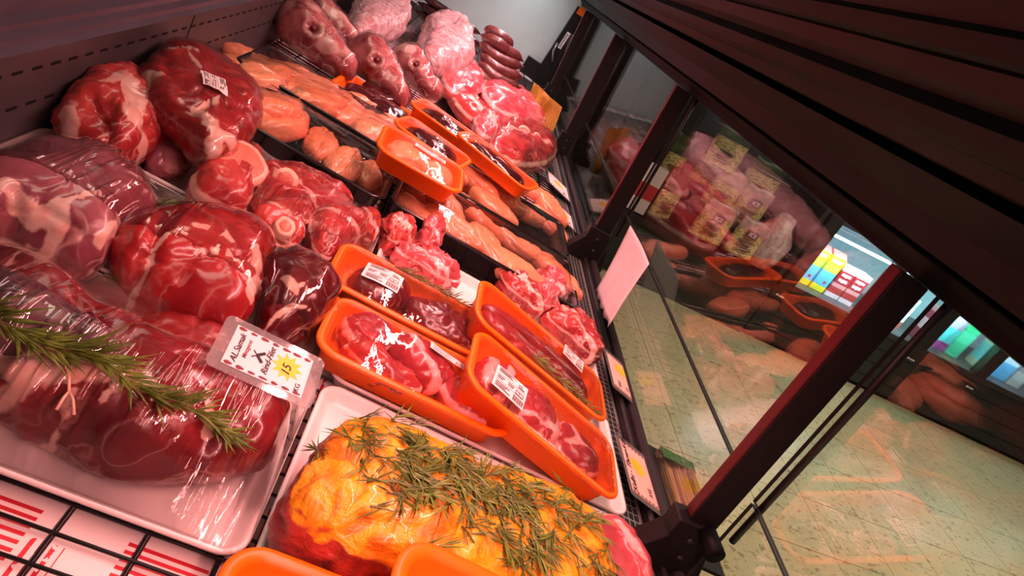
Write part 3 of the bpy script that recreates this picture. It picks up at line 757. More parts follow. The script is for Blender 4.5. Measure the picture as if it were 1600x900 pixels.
specs = [
 ([(352, 238), (385, 238), (402, 252), (398, 285), (388, 300), (372, 268)], .055, 'lamb', 'upright lamb slice just behind the sawn shank'),
 ([(392, 262), (425, 262), (470, 268), (520, 298), (548, 322), (520, 338), (470, 326), (420, 322), (396, 342), (386, 320), (398, 290)], .05, 'bony', 'bony neck piece at the back of the film-covered bone tray'),
 ([(386, 350), (420, 330), (465, 324), (486, 336), (472, 366), (462, 396), (430, 382), (396, 364)], .055, 'lamb', 'pale pink bone-in slice beside the dark beef knuckle'),
 ([(480, 346), (496, 330), (530, 334), (560, 350), (570, 370), (546, 388), (512, 416), (480, 396)], .058, 'bony', 'striated red bone-in slice at the right of the bone tray'),
 ([(548, 342), (566, 334), (586, 348), (588, 372), (572, 384), (556, 362)], .04, 'lamb', 'small red meat corner at the right end of the bone tray')]
for i, (p, h, mt, lb) in enumerate(specs):
    o = blob('bone_slice', p, h, M[mt], base=B0, seg=64, rings=20, amp=.007, nscale=22, seed=20 + i, label=lb, rim=.12, seam=.3, fat=[([p[1], p[len(p) // 2]], .006)], pw=.5)
    ribs.append(o)
bone_disc(ribs[1], Vector(dk(446, 280, .052)) - Vector(ribs[1].location), (0, -.6, .8), .019, seed=6)
bone_disc(ribs[2], Vector(dk(445, 355, .056)) - Vector(ribs[2].location), (.1, -.5, .85), .014, seed=7)
bone_disc(ribs[3], Vector(dk(515, 352, .058)) - Vector(ribs[3].location), (-.1, -.5, .85), .011, seed=8)
film3 = drape(T3, .428, .20, .022, .019, ribs, M['film'], 80, 40, it=260)

# ------------------------------------------------------------------ mustard roast
def roastmat():
    m = NT('mustard_roast'); o = m.obj()
    n1 = m.noise(o, 20, 4, 1.2); fine = m.noise(o, 60, 4, 1.5)
    meat = m.mix(m.rng(n1, .35, .65), rgb(176, 60, 52), rgb(122, 30, 30))
    must = m.mix(m.rng(m.noise(o, 26, 4, 2.0), .35, .68), rgb(246, 176, 22), rgb(214, 124, 26))
    must = m.mix(m.math('MULTIPLY', m.rng(m.noise(o, 11, 3), .56, .7), .7), must, rgb(240, 160, 96))
    at = m.n('Attribute', attribute_name='fat').outputs['Fac']
    f = m.rng(m.math('ADD', at, m.math('MULTIPLY', m.math('SUBTRACT', n1, .5), .8)), .30, .55)
    c = m.mix(f, meat, must)
    hh = m.math('ADD', m.noise(o, 26, 4, 2.0), m.math('MULTIPLY', fine, .5))
    b = m.bsdf(i_Base_Color=c, i_Roughness=.38, i_Normal=m.bump(hh, .55, .010)); b.inputs['Coat Weight'].default_value = .25
    return m.m
M['roast'] = roastmat()
roast = blob('mustard_roast', [(540, 650), (575, 640), (620, 652), (680, 676), (750, 712), (830, 744), (890, 764), (935, 792), (962, 850), (975, 900), (950, 945), (850, 955), (720, 925), (610, 885), (530, 842), (472, 806), (448, 775), (456, 742), (482, 708), (510, 674)], .104, M['roast'], base=B0, seg=130, rings=40, amp=.006, nscale=16, pw=.40, fine=.0026, crease=.004, w0=.80,
    groove=[([(480, 700), (540, 740), (560, 800)], .006, .006), ([(560, 830), (620, 850), (700, 870)], .007, .006)], label='big roast coated in yellow mustard and strewn with rosemary', cat='roast', seed=11)
me = roast.data; zz = np.array([v.co.z for v in me.vertices]); xx = np.array([v.co.x for v in me.vertices]); yy = np.array([v.co.y for v in me.vertices])
nn = np.zeros(len(zz) * 3); me.vertex_normals.foreach_get('vector', nn); nn = nn.reshape(-1, 3)
fatv = np.clip((nn[:, 2] - .25) * 2.2, 0, 1) * np.clip((zz - .04) / .03, 0, 1)
fatv = np.maximum(fatv, np.clip((zz - .062) / .02, 0, 1) * .55)
me.attributes['fat'].data.foreach_set('value', fatv)
# loose rosemary sprigs on the roast
bvr = top_bvh(roast, Matrix.Identity(4)); variants = []
for k in range(7):
    rnd = random.Random(40 + k); V, Fc = [], []; nlen = rnd.uniform(.010, .024)
    st = [Vector((0, 0, .0012)), Vector((nlen * .5, rnd.uniform(-.002, .002), .0022)), Vector((nlen, rnd.uniform(-.004, .004), .0014))]
    v_, f_ = tube(st, [.0009, .0008, .0004], 5); V += v_; Fc += f_
    for i in range(rnd.randint(6, 11)):
        t = rnd.random(); p = st[0].lerp(st[1], t * 2) if t < .5 else st[1].lerp(st[2], t * 2 - 1)
        d = Vector((rnd.uniform(.7, 1.0) * rnd.choice((1, 1, 1, -1)), rnd.choice((-1, 1)) * rnd.uniform(.05, .6), rnd.uniform(-.04, .2)))
        needle_geo(V, Fc, p, d, Vector((0, rnd.uniform(-.4, .4), 1)), rnd.uniform(.017, .030), .0010)
    variants.append((V, Fc))
def on_roast(x, y):
    C = Vector((0, 0, CAM_H)); d = (dk(x, y, 0) - C).normalized(); h = bvr.ray_cast(C, d); return h
protos = []
rnd = random.Random(5); cnt = 0; tries = 0
while cnt < 190 and tries < 4000:
    tries += 1
    x = rnd.uniform(470, 985); y = rnd.uniform(640, 905)
    # strewn in a band from the upper left corner across to the lower right
    t = (x - 560) / 400.; yc = 690 + 118 * t; spread = 62 + 28 * t
    g = math.exp(-((y - yc) / spread) ** 2)
    if x < 560: g *= .12
    if y > 865 and x < 720: g *= .15
    if rnd.random() > g: continue
    h = on_roast(x, y)
    if h[0] is None or h[1].z < .3: continue
    k = rnd.randrange(7); n = h[1].normalized(); a = rnd.gauss(-.5, .9)
    xa = Vector((math.cos(a), math.sin(a), 0)); xa = (xa - n * xa.dot(n)).normalized(); ya = n.cross(xa)
    Mx = Matrix((xa, ya, n)).transposed().to_4x4(); Mx.translation = h[0] + n * .0006
    if len(protos) <= k or protos[k] is None:
        while len(protos) <= k: protos.append(None)
        o = mesh('rosemary_sprig', variants[k][0], variants[k][1], M['needle_dark'] if k % 3 else M['needle']); protos[k] = o
    else: o = inst(protos[k], 'rosemary_sprig')
    o.matrix_basis = Mx
    tag(o, 'small rosemary sprig strewn on the mustard roast', 'herb', 'rosemary sprigs strewn on the mustard roast'); cnt += 1
side = blob('pork_cut', [(905, 815), (945, 812), (972, 832), (990, 858), (1006, 890), (1010, 930), (985, 930), (965, 880), (940, 845)], .045, M['pork'], base=B0, seg=56, rings=18, seed=12, amp=.004, label='pink meat edge to the right of the mustard roast', fat=[([(960, 825), (1000, 880)], .010)])

# ------------------------------------------------------------------ orange packs
OL, OW, OD = .262, .132, .036
def opack(label, c, ang, base, L=OL, W=OW, D=OD, tx=0.0, ty=0.0):
    return tray('orange_tray', label, 'tray', (c[0], c[1], base), ang, L, W, D, M['orange'], flare=.018, r=.03, lip=.009, group='orange foam trays', tiltx=tx, tilty=ty)
def inpack(tr, name, pts, H, mat, label, base=.005, **kw):
    """piece in tray space (x along, y across)"""
    return blob(name, pts, H, mat, base=base, px=False, frame=bm_of(tr), label=label, **kw)
def oval(cx, cy, a, b, ang=0.0, k=10, jit=.12, seed=0, taper=0.0):
    r_ = random.Random(seed); P = []
    for i in range(k):
        q = 6.2832 * i / k; rr = 1 + r_.uniform(-jit, jit); x = a * math.cos(q) * rr; y = b * math.sin(q) * rr * (1 - taper * math.cos(q))
        P.append((cx + x * math.cos(ang) - y * math.sin(ang), cy + x * math.sin(ang) + y * math.cos(ang)))
    return P
# O1 dark beef
O1 = opack('orange tray of dark beef with a skewed label, at the back left', (.140, .776), 0.0, TW, .262, .124)
a = inpack(O1, 'beef_piece', oval(-.055, .0, .048, .040, .2, seed=1), .042, M['dark'], 'dark beef piece under the label in the back left orange tray', seed=31, seg=60, rings=20)
b = inpack(O1, 'beef_piece', oval(.050, -.004, .066, .040, -.1, seed=2), .040, M['dark'], 'dark marbled beef piece at the right of the back left orange tray', seed=32, seg=64, rings=20, amp=.006, nscale=30)
f = drape(O1, .254, .116, .028, OD + .001, [a, b], M['film_smooth'], 44, 24, it=200)
sticker(O1, f, -.062, -.004, math.radians(-4), .054, .040)
# O2 bone-in chops
O2 = opack('orange tray of bone-in pork cuts, nearest left of the packs', (.163, .640), 0.0, TW, .262, .122)
a = inpack(O2, 'pork_piece', oval(-.075, .014, .036, .034, .5, seed=3), .045, M['chop'], 'pinkish cut at the left end of the near orange tray', seed=33, seg=56, rings=20, amp=.006, rim=.3)
a2 = inpack(O2, 'pork_piece', oval(-.045, -.024, .055, .024, -.2, seed=4), .040, M['bony'], 'bony red cut along the front edge of the near orange tray', seed=34, seg=56, rings=18, amp=.008, nscale=26, rim=.2)
a3 = inpack(O2, 'pork_piece', oval(.005, .016, .045, .034, .1, seed=5), .048, M['chop'], 'pale fatty cut in the middle of the near orange tray', seed=35, seg=56, rings=20, amp=.006, fat=[([(-.03, .03), (.0, .0), (.03, -.02)], .007)])
a4 = inpack(O2, 'pork_piece', oval(.070, -.008, .042, .036, -.4, seed=6), .042, M['chop'], 'pink cut at the right end of the near orange tray', seed=36, seg=56, rings=20, amp=.007, rim=.3)
f = drape(O2, .254, .114, .028, OD + .001, [a, a2, a3, a4], M['film_smooth'], 44, 24, it=200)
sticker(O2, f, .030, .022, math.radians(-2), .062, .018, red=True)
# O3 tenderloins
A3 = math.radians(-3)
O3 = opack('orange tray of two brown-red tenderloins with a label, nearest the glass', (.335, .790), A3, .034, .270, .128, .042, ty=math.radians(10.5))
a = inpack(O3, 'tenderloin', [(-.105, .030), (-.06, .038), (.0, .036), (.06, .034), (.105, .022), (.118, .006), (.08, .004), (.0, .008), (-.07, .006), (-.108, .012)], .036, M['fillet'], 'brown-red tenderloin at the back of the orange tray by the glass', seed=37, seg=80, rings=20, amp=.003)
a2 = inpack(O3, 'tenderloin', [(-.110, .002), (-.05, .004), (.02, .004), (.09, -.004), (.112, -.018), (.09, -.034), (.02, -.036), (-.05, -.034), (-.10, -.022)], .038, M['fillet'], 'brown-red tenderloin at the front of the orange tray by the glass', seed=38, seg=80, rings=20, amp=.003, groove=[([(-.09, -.01), (.0, -.012), (.09, -.02)], .005, .005)])
f = drape(O3, .262, .120, .028, .043, [a, a2], M['film_smooth'], 48, 26, it=200)
Mi = bm_of(O3).inverted(); p = Mi @ dk(893, 562, .062)
sticker(O3, f, p.x, p.y, math.radians(-14), .044, .040)
path = [bm_of(O3) @ Vector(q) for q in ((-.03, -.042, .040), (.02, -.046, .040), (.07, -.050, .040), (.115, -.050, .038))]
rosemary('rosemary_branch', path, 90, 'green rosemary sprig along the tenderloins', None, nl=.026, seed=6)
path = [bm_of(O1) @ Vector(q) for q in ((-.05, .048, .040), (.0, .046, .041), (.05, .046, .041), (.11, .044, .040))]
rosemary('rosemary_branch', path, 100, 'dull rosemary sprig along the back of the dark beef tray', None, nl=.026, mat=M['needle_dark'], seed=7)
# O4 veal chops, leaning on its neighbours
A4 = math.radians(-5)
O4 = opack('orange tray of marbled veal chops tilted towards the front corner', (.330, .640), A4, .034, .268, .126, .042, ty=math.radians(11))
a = inpack(O4, 'veal_chop', [(-.108, -.03), (-.112, .02), (-.095, .042), (-.06, .044), (-.045, .02), (-.05, -.02), (-.07, -.040)], .040, M['chop'], 'pale fatty veal rib at the raised end of the chop tray', seed=39, seg=64, rings=20, fat=[([(-.10, -.02), (-.095, .03)], .012), ([(-.075, -.03), (-.07, .03)], .008)], groove=[([(-.085, -.03), (-.082, .035)], .004, .006)])
a2 = inpack(O4, 'veal_chop', [(-.048, -.034), (-.05, .02), (-.02, .042), (.02, .036), (.03, .0), (.02, -.036), (-.01, -.044)], .042, M['chop'], 'marbled veal chop under the white label', seed=40, seg=64, rings=20, rim=.3, fat=[([(-.04, -.03), (.02, -.02)], .006), ([(.015, -.03), (.02, .03)], .005)])
a3 = inpack(O4, 'veal_chop', [(.028, -.036), (.034, .02), (.05, .034), (.09, .030), (.112, .010), (.108, -.022), (.075, -.042)], .040, M['chop'], 'marbled veal chop at the lower end of the chop tray', seed=41, seg=64, rings=20, rim=.3, fat=[([(.04, -.02), (.06, .0), (.05, .025)], .007), ([(.06, .0), (.10, .0)], .004)])
f = drape(O4, .260, .118, .028, .043, [a, a2, a3], M['film_smooth'], 48, 26, it=200)
Mi = bm_of(O4).inverted(); p = Mi @ dk(802, 600, .10)
sticker(O4, f, p.x, p.y, math.radians(-6), .052, .046)
# O5 chicken pack on the black trays
O5 = opack('orange tray of chicken breast with a pink label, lying over two black trays', (.062, 1.150), math.radians(3), .078, .175, .128, .040, tx=math.radians(4))
a = inpack(O5, 'chicken_fillet', oval(-.028, .0, .045, .040, .3, seed=8), .040, M['chicken'], 'chicken fillet at the left in the orange chicken tray', seed=42, seg=56, rings=18, amp=.004)
b = inpack(O5, 'chicken_fillet', oval(.036, -.004, .036, .040, 0, seed=9), .042, M['chicken'], 'chicken fillet at the right in the orange chicken tray', seed=43, seg=56, rings=18, amp=.004)
f = drape(O5, .167, .120, .028, .041, [a, b], M['film_smooth'], 36, 26, it=160)
sticker(O5, f, .010, .020, math.radians(-6), .066, .022, red=True)
# liver packs
def liverpack(label, liver_label, c, ang, base, L, W, seed):
    t = opack(label, c, ang, base, L, W, .036)
    o = inpack(t, 'liver_piece', oval(0, 0, L / 2 - .022, W / 2 - .020, 0, k=12, jit=.05, seed=seed), .036, M['liver'], liver_label, crease=.001, seam=0, seed=44 + seed, seg=60, rings=18, amp=.003)
    drape(t, L - .008, W - .008, .028, .037, [o], M['film_smooth'], 36, 22, it=160)
liverpack('orange tray of dark liver behind the chicken pack, left one', 'dark liver in the left orange liver tray', (.075, 1.345), math.radians(-14), .062, .175, .120, 1)
liverpack('orange tray of dark liver standing furthest back', 'dark liver in the furthest orange liver tray', (.090, 1.545), math.radians(-14), .062, .185, .125, 2)
liverpack('orange tray of dark liver by the price cards', 'dark liver in the orange tray by the price cards', (.235, 1.470), math.radians(-26), .070, .225, .110, 3)
# two trays cut off by the lower edge
O9 = opack('empty orange tray corner at the lower edge left of the roast', (.168, .262), 0.0, .022, .25, .13, .036)
O10 = opack('orange tray resting over the front edge of the mustard roast', (.262, .243), math.radians(-4), .108, .25, .13, .036)

# ------------------------------------------------------------------ loose trimmings and neck bones on the third right tray
for i, (p, h, mt, lb, bs) in enumerate([
  ([(594, 352), (612, 346), (636, 354), (644, 372), (632, 388), (606, 386), (593, 370)], .055, 'lamb', 'curled red trimming left of the two by the black tray', B0),
  ([(650, 362), (664, 352), (680, 358), (684, 382), (678, 398), (660, 402), (648, 384)], .065, 'pork', 'upright pink trimming beside the black tray edge', B0),
  ([(612, 384), (650, 388), (684, 400), (704, 420), (716, 446), (690, 444), (650, 420), (618, 400)], .045, 'pork', 'pink flat trimming behind the dark beef pack', B0),
  ([(778, 437), (800, 428), (824, 446), (846, 478), (836, 492), (812, 474), (786, 452)], .05, 'bony', 'streaky red trimming left among the neck bones', B0),
  ([(826, 454), (838, 430), (856, 424), (872, 444), (880, 466), (874, 482), (850, 488), (834, 474)], .06, 'pork', 'pale fatty neck bone beside the black chicken tray', B0),
  ([(848, 494), (878, 482), (902, 500), (922, 530), (938, 562), (920, 564), (888, 534), (858, 512)], .055, 'bony', 'ragged neck bone piece next to the air grille', B0)]):
    o = blob('meat_trimming', p, h, M[mt], base=bs, seg=72, rings=24, amp=.011, nscale=30, crease=.007, fine=.002, seed=50 + i, label=lb, rim=.1, seam=.35, fat=[([p[1], p[len(p) // 2]], .008)])
    if i == 4: bone_disc(o, (.018, -.01, .046), (.4, -.4, .8), .015, mat=M['lamb'], marrow=False, seed=9)

# ------------------------------------------------------------------ black trays with chicken
def btray(u0, u1, v0, v1, label, base=0.0, D=.052):
    return tray('black_tray', label, 'tray', ((u0 + u1) / 2, (v0 + v1) / 2, base), 0, u1 - u0, v1 - v0, D, M['black_tray'], flare=.014, r=.024, lip=.006, group='black trays of chicken')
KA = btray(-.330, .036, 1.030, 1.250, 'half empty black tray of chicken left of the orange chicken pack')
KB = btray(.046, .462, 1.046, 1.262, 'black tray of orange chicken breasts nearest the glass arm')
KC = btray(-.330, .036, 1.268, 1.478, 'black tray with a long row of chicken breasts at the rear panel')
KD = btray(.046, .462, 1.275, 1.482, 'black tray of chicken breasts just behind the nearest chicken tray')
fil = []
for k in range(4):
    r_ = random.Random(60 + k)
    P = [(-.078, .0), (-.06, .026), (-.02, .040 + r_.uniform(-.004, .004)), (.03, .036), (.07, .020), (.088, .002), (.07, -.014), (.03, -.034 + r_.uniform(-.006, .003)), (-.02, -.040), (-.06, -.026)]
    o = blob('chicken_breast', P, .041, M['chicken'], px=False, seg=60, rings=20, pw=.5, seed=60 + k, amp=.005, nscale=20, fine=.0008, crease=.003, seam=.1, groove=[([(-.05, .004), (.06, -.004)], .006, .003 if k % 2 else .006)])
    DECK.remove(o); COL.objects.unlink(o); fil.append(o)
def breast(x, y, w, ang, label, grp, s=1.0, k=None, tilt=0.0, dv=0.0):
    k = random.randrange(4) if k is None else k
    p = dk(x, y, w + .02); o = bpy.data.objects.new('chicken_breast', fil[k].data); link(o)
    o.location = (p.x, p.y + dv, w); o.rotation_euler = (random.uniform(-.22, .22), tilt + random.uniform(-.1, .1), math.radians(ang)); o.scale = (s, s, s)
    tag(o, label, 'chicken breast', grp); return o
A_ = []; OR2 = ['first', 'second', 'third', 'fourth', 'fifth', 'sixth', 'seventh', 'eighth', 'ninth', 'tenth']
for i, (x, y, w, an) in enumerate(((372, 150, .012, 80), (398, 178, .014, 70), (425, 165, .03, 60), (445, 195, .014, 75))):
    A_.append(breast(x, y, w, an, OR2[i] + ' chicken breast piled at the left of the half empty black tray', 'chicken at the left of the half empty tray'))
for i, (x, y, w, an) in enumerate(((500, 228, .012, 100), (535, 258, .016, 85))):
    A_.append(breast(x, y, w, an, ('left', 'right')[i] + ' chicken breast of two beside the bare floor of the half empty tray', 'chicken beside the bare tray floor', .85, dv=.02))
A_.append(breast(578, 268, .008, 95, 'single chicken piece at the right corner of the half empty black tray', None, .7))
drape(KA, .354, .212, .022, .053, A_, M['film'], 60, 36, it=220, low=.01)
C_ = []
for i, (x, y) in enumerate(((378, 108), (415, 122), (458, 140), (500, 160), (542, 182), (585, 205), (618, 226))):
    C_.append(breast(x, y, .008 + .016 * (i % 2), 72 + random.uniform(-16, 16), OR2[i] + ' chicken breast from the rear panel in the long row, front line', 'chicken in the long row', 1.0))
for i, (x, y) in enumerate(((400, 96), (445, 112), (495, 135), (550, 160), (600, 190))):
    C_.append(breast(x, y, .014, 40 + random.uniform(-30, 30), OR2[i] + ' chicken breast from the rear panel in the long row, back line', 'chicken in the long row', .9))
drape(KC, .354, .202, .022, .053, C_, M['film'], 60, 36, it=220)
Bb = []
for i, (x, y) in enumerate(((650, 300), (688, 318), (662, 350), (710, 365), (745, 345), (760, 395), (800, 380), (800, 425), (845, 410), (872, 440))):
    Bb.append(breast(x, y, .008 + .014 * (i % 2), -35 + random.uniform(-22, 22), OR2[i] + ' orange-tinted chicken breast from the left in the tray nearest the glass', 'chicken in the tray nearest the glass arm', .92, dv=.024))
drape(KB, .404, .208, .022, .053, Bb, M['film_smooth'], 66, 36, it=220)
Dd = []
for i, (x, y) in enumerate(((700, 262), (745, 285), (770, 325), (785, 305), (815, 330), (830, 300), (855, 350), (860, 325))):
    Dd.append(breast(x, y, .008 + .012 * (i % 2), -30 + random.uniform(-25, 25), OR2[i] + ' chicken breast from the left in the second chicken tray', 'chicken in the second tray', .9, dv=.015))
drape(KD, .404, .199, .022, .053, Dd, M['film_smooth'], 60, 34, it=220)

# ------------------------------------------------------------------ far part of the case
LV = opack('orange tray of loose dark livers beside the chicken row', (-.065, 1.575), math.radians(-3), .0, .24, .17, .04)
for i, (p, lb) in enumerate((([(556, 140), (590, 128), (630, 138), (642, 156), (630, 172), (600, 168), (570, 158)], 'big dark liver at the back of the loose liver tray'), ([(535, 135), (555, 142), (600, 166), (636, 186), (632, 200), (600, 192), (560, 165), (536, 148)], 'long dark liver along the front of the loose liver tray'))):
    blob('liver_piece', p, .045, M['liver'], base=.01, seg=60, rings=18, seed=70 + i, label=lb, amp=.004, crease=.001, seam=0)
def lamb_head(label, c, ang, base, s=1.0, pitch=0.0, seed=0):
    """skinned lamb head: broad skull tapering to the muzzle, eye sockets, jaw, eyes as parts"""
    n_r, n_s = 34, 40; V = []
    prof = [(-.10, .018, .02), (-.09, .045, .045), (-.06, .062, .064), (-.02, .060, .062), (.02, .054, .054), (.06, .046, .048), (.10, .040, .042), (.125, .030, .032), (.135, .012, .014)]
    xs = np.linspace(-.10, .135, n_r); wy = np.interp(xs, [p[0] for p in prof], [p[1] for p in prof]); wz = np.interp(xs, [p[0] for p in prof], [p[2] for p in prof])
    fatv = []
    for i, x in enumerate(xs):
        for k in range(n_s):
            q = 6.2832 * k / n_s; y = wy[i] * math.cos(q); z = wz[i] * math.sin(q) * (1.0 if math.sin(q) > 0 else .85)
            p = Vector((x, y, z)); d = noise.fractal(p * 22 + Vector((seed * 5, 0, 0)), 1, 2, 3) * .006
            f = max(0, noise.noise(p * 16 + Vector((0, seed * 4, 0)))) * 1.8
            for sy in (-1, 1):
                e = Vector((.005, sy * .045, .034)); r = (p - e).length
                d += -.014 * math.exp(-(r / .014) ** 2) + .0035 * math.exp(-((r - .020) / .007) ** 2)
                f = max(f, .55 * math.exp(-((r - .020) / .007) ** 2))
                jw = (p - Vector((-.03, sy * .05, -.03))).length; d += .008 * math.exp(-(jw / .03) ** 2)
            nrm = Vector((0, y, z)).normalized() if (y or z) else Vector((0, 0, 1))
            V.append(p + nrm * d); fatv.append(f)
    Fc = [(i * n_s + k, i * n_s + (k + 1) % n_s, (i + 1) * n_s + (k + 1) % n_s, (i + 1) * n_s + k) for i in range(n_r - 1) for k in range(n_s)] + [tuple(range(n_s - 1, -1, -1)), tuple(range((n_r - 1) * n_s, n_r * n_s))]
    root = empty('lamb_skull', (c[0], c[1], base)); root.rotation_euler = (0, 0, ang); root.scale = (s,) * 3; tag(root, label, 'lamb head')
    Rm = Matrix.Rotation(pitch, 4, 'Y'); V = [Rm @ v + Vector((0, 0, .058)) for v in V]
    o = mesh('skull', V, Fc, M['head'], root, True); o.data.attributes.new('fat', 'FLOAT', 'POINT').data.foreach_set('value', fatv)
    for sy in (-1, 1):
        e = Rm @ Vector((.005, sy * .040, .031)) + Vector((0, 0, .058)); bm = bmesh.new(); bmesh.ops.create_icosphere(bm, subdivisions=2, radius=.0085, matrix=Matrix.Translation(e)); me = bpy.data.meshes.new('eye'); bm.to_mesh(me); bm.free(); me.shade_smooth(); me.materials.append(M['dark']); eo = bpy.data.objects.new('eye', me); link(eo, root)
    f = [(Rm @ Vector((x, y * 1.06, z * 1.06)) if False else Vector((v.x * 1.03, v.y * 1.07, max(v.z * 1.05, .0)))) for v in V for x, y, z in ((0, 0, 0),)]
    mesh('film', f, Fc, M['film_wrap'], root, True)
    return root
def at(x, y, w): p = dk(x, y, w); return (p.x, p.y)
lamb_head('skinned lamb head with a white label by the rear panel', at(492, 52, .08), math.radians(-14), .012, .98, .15, 1)
hd = lamb_head('skinned lamb head at the very back behind another head', at(496, 10, .10), math.radians(-12), .03, .95, .1, 2)
lamb_head('skinned lamb head pointing at the loose livers', at(594, 98, .09), math.radians(-28), .02, .92, .25, 3)
lamb_head('skinned lamb head between another head and the knotted bag', at(654, 100, .10), math.radians(-26), .03, .82, .2, 4)
def bagmat():
    m = NT('thin_plastic_bag'); o = m.obj(); nz = m.noise(m.mapv(o, (26, 26, 10)), 1.0, 2, 1.2)
    d = m.bsdf(i_Base_Color=m.mix(m.rng(nz, .3, .7), rgb(246, 218, 218), rgb(218, 156, 160)), i_Roughness=.22, i_Normal=m.bump(nz, .7, .012))
    d.inputs['Alpha'].default_value = .80; return m.m
M['bag'] = bagmat()
def pbag(label, pts, H, base, knot, seed, mat='bag'):
    o = blob('plastic_bag', pts, H, M[mat], base=base, seg=72, rings=26, amp=.012, nscale=16, fine=.0015, crease=.007, seam=0, seed=seed, label=label, cat='bag', w0=.5, pw=.45)
    if knot:
        V, Fc = tube([(0, 0, H * .9), (.003, .002, H + .012), (-.004, .004, H + .02), (.012, .008, H + .035)], [.022, .007, .006, .016], 12); mesh('knot', V, Fc, M[mat], o, True)
    return o
pbag('crumpled pale plastic bag of meat at the back by the lamb heads', [(548, 40), (550, 8), (575, -18), (620, -16), (636, 10), (634, 44), (600, 56), (565, 56)], .10, .04, False, 81)
pbag('white knotted plastic bag in front of the dark sausages', [(656, 80), (660, 45), (675, 28), (712, 34), (732, 60), (736, 100), (712, 110), (680, 104)], .13, .03, True, 82)
far = [
 ([(688, 128), (700, 106), (730, 100), (750, 122), (750, 150), (728, 158), (700, 148)], .07, .03, 'pork', 'pale pink cut below the knotted white bag'),
 ([(696, 140), (720, 140), (748, 166), (772, 200), (788, 226), (768, 232), (740, 200), (712, 172)], .06, .02, 'lamb', 'long red rib strip beside the liver packs'),
 ([(750, 150), (752, 132), (780, 136), (815, 148), (840, 172), (848, 196), (830, 204), (790, 186), (764, 172)], .08, .03, 'pork', 'smooth pink pork cut under the ring of sausages'),
 ([(740, 186), (760, 178), (780, 190), (776, 214), (758, 222), (742, 210)], .06, .05, 'pork', 'round pale bone joint among the far offcuts'),
 ([(752, 230), (770, 200), (806, 186), (842, 204), (862, 230), (860, 256), (830, 266), (790, 262)], .085, .01, 'bony', 'big film-wrapped heap of bony offcuts by the far arm')]
for i, (p, h, bs, mt, lb) in enumerate(far):
    o = blob('far_offcut', p, h, M[mt], base=bs, seg=64, rings=20, amp=.010, nscale=22, seed=90 + i, label=lb, rim=.2, fat=[([p[1], p[len(p) // 2]], .012)])
    if i == 3: bone_disc(o, (0, -.02, .052), (0, -.6, .8), .020, seed=12)
    if i == 4:
        wrap(o, .003, amp=.006); bone_disc(o, (-.02, -.03, .078), (0, -.6, .8), .022, seed=13); bone_disc(o, (.03, .0, .082), (.2, -.5, .8), .014, seed=14)
# sausages: bent tubes with pinched ends
def sausage(pts, rad, mat, label, group, seed):
    P = [Vector(p) for p in pts]; c = P[0].copy(); n = 14; path = []
    for i in range(n + 1):
        t = i / n; a = P[0].lerp(P[1], t); b = P[1].lerp(P[2], t); path.append(a.lerp(b, t) - c)
    rr = [rad * (1 - .75 * max(0, abs(2 * i / n - 1) - .78) / .22) * (1 + .05 * noise.noise(Vector((i * .7, seed, 0)))) for i in range(n + 1)]
    V, Fc = tube(path, rr, 12); o = mesh('sausage', V, Fc, mat, None, True, loc=c); tag(o, label, 'sausage', group)
    e = tube([path[-1], path[-1] + (path[-1] - path[-2]).normalized() * .008], [rr[-1] * .6, rr[-1] * .9], 8); mesh('casing_tip', e[0], e[1], mat, o, True)
    return o
def atv(x, y, v):
    p = np.array([x - 800., y - 450., F_PX]); r = np.array([p @ D2, p @ D1, -(p @ D3)]); t = v / r[1]
    return Vector((r[0] * t, v, CAM_H + r[2] * t))
ORD = ['first', 'second', 'third', 'fourth', 'fifth', 'sixth', 'seventh', 'eighth', 'ninth', 'tenth']
for i, (a, b, c) in enumerate((((757, 46), (782, 50), (800, 74)), ((752, 55), (785, 72), (815, 94)), ((751, 66), (775, 94), (815, 104)), ((752, 84), (775, 112), (814, 120)), ((749, 97), (772, 126), (811, 136)), ((741, 104), (755, 128), (778, 138)), ((757, 60), (776, 60), (797, 84)), ((766, 130), (786, 140), (806, 146)))):
    vv = 2.62 - .02 * i + (.09 if i >= 6 else 0)
    sausage([atv(*a, vv), atv(*b, vv - .04), atv(*c, vv)], .0215, M['sausage'], ORD[i] + ' brown smoked sausage counted down the pile before the white end wall', 'smoked sausages by the end wall', i)
for i in range(7):
    r_, c_ = divmod(i, 3); pts = [Vector((-.20 + .035 * c_, 3.10 - .03 * c_, .05 + .036 * r_)), Vector((-.05 + .03 * c_, 3.05 - .03 * c_, .055 + .036 * r_)), Vector((.10 + .02 * c_, 3.12 - .03 * c_, .05 + .036 * r_))]
    sausage(pts, .019, M['sausage_dark'], ORD[i] + ' very dark straight sausage stacked behind the white bag', 'dark sausages behind the white bag', 20 + i)
def goldmat():
    m = NT('gold_embossed_paper'); o = m.obj(); w = m.n('TexWave', i_Vector=o, i_Scale=70.0, i_Distortion=2.0).outputs[0]
    m.bsdf(i_Base_Color=m.mix(w, rgb(196, 138, 40), rgb(126, 82, 24)), i_Roughness=.35, i_Metallic=.4, i_Normal=m.bump(w, .6, .004)); return m.m
V, Fc = [], []
for i in range(13):
    for j in range(9):
        x = i / 12; y = j / 8; p = dk(824, 146, .10).lerp(dk(868, 186, .10), x) + Vector((.01 * math.sin(6 * x), 0, -.16 * y + .05)) + Vector((.02 * y, -.10 * y + .01 * math.sin(9 * x + 4 * y), 0)); V.append(p)
Fc = [(i * 9 + j, (i + 1) * 9 + j, (i + 1) * 9 + j + 1, i * 9 + j + 1) for i in range(12) for j in range(8)]
g = mesh('gold_paper', V, Fc, goldmat(), None, True); g.modifiers.new('thick', 'SOLIDIFY').thickness = .002
tag(g, 'ribbed gold paper sheet standing beside the far offcuts', 'paper')

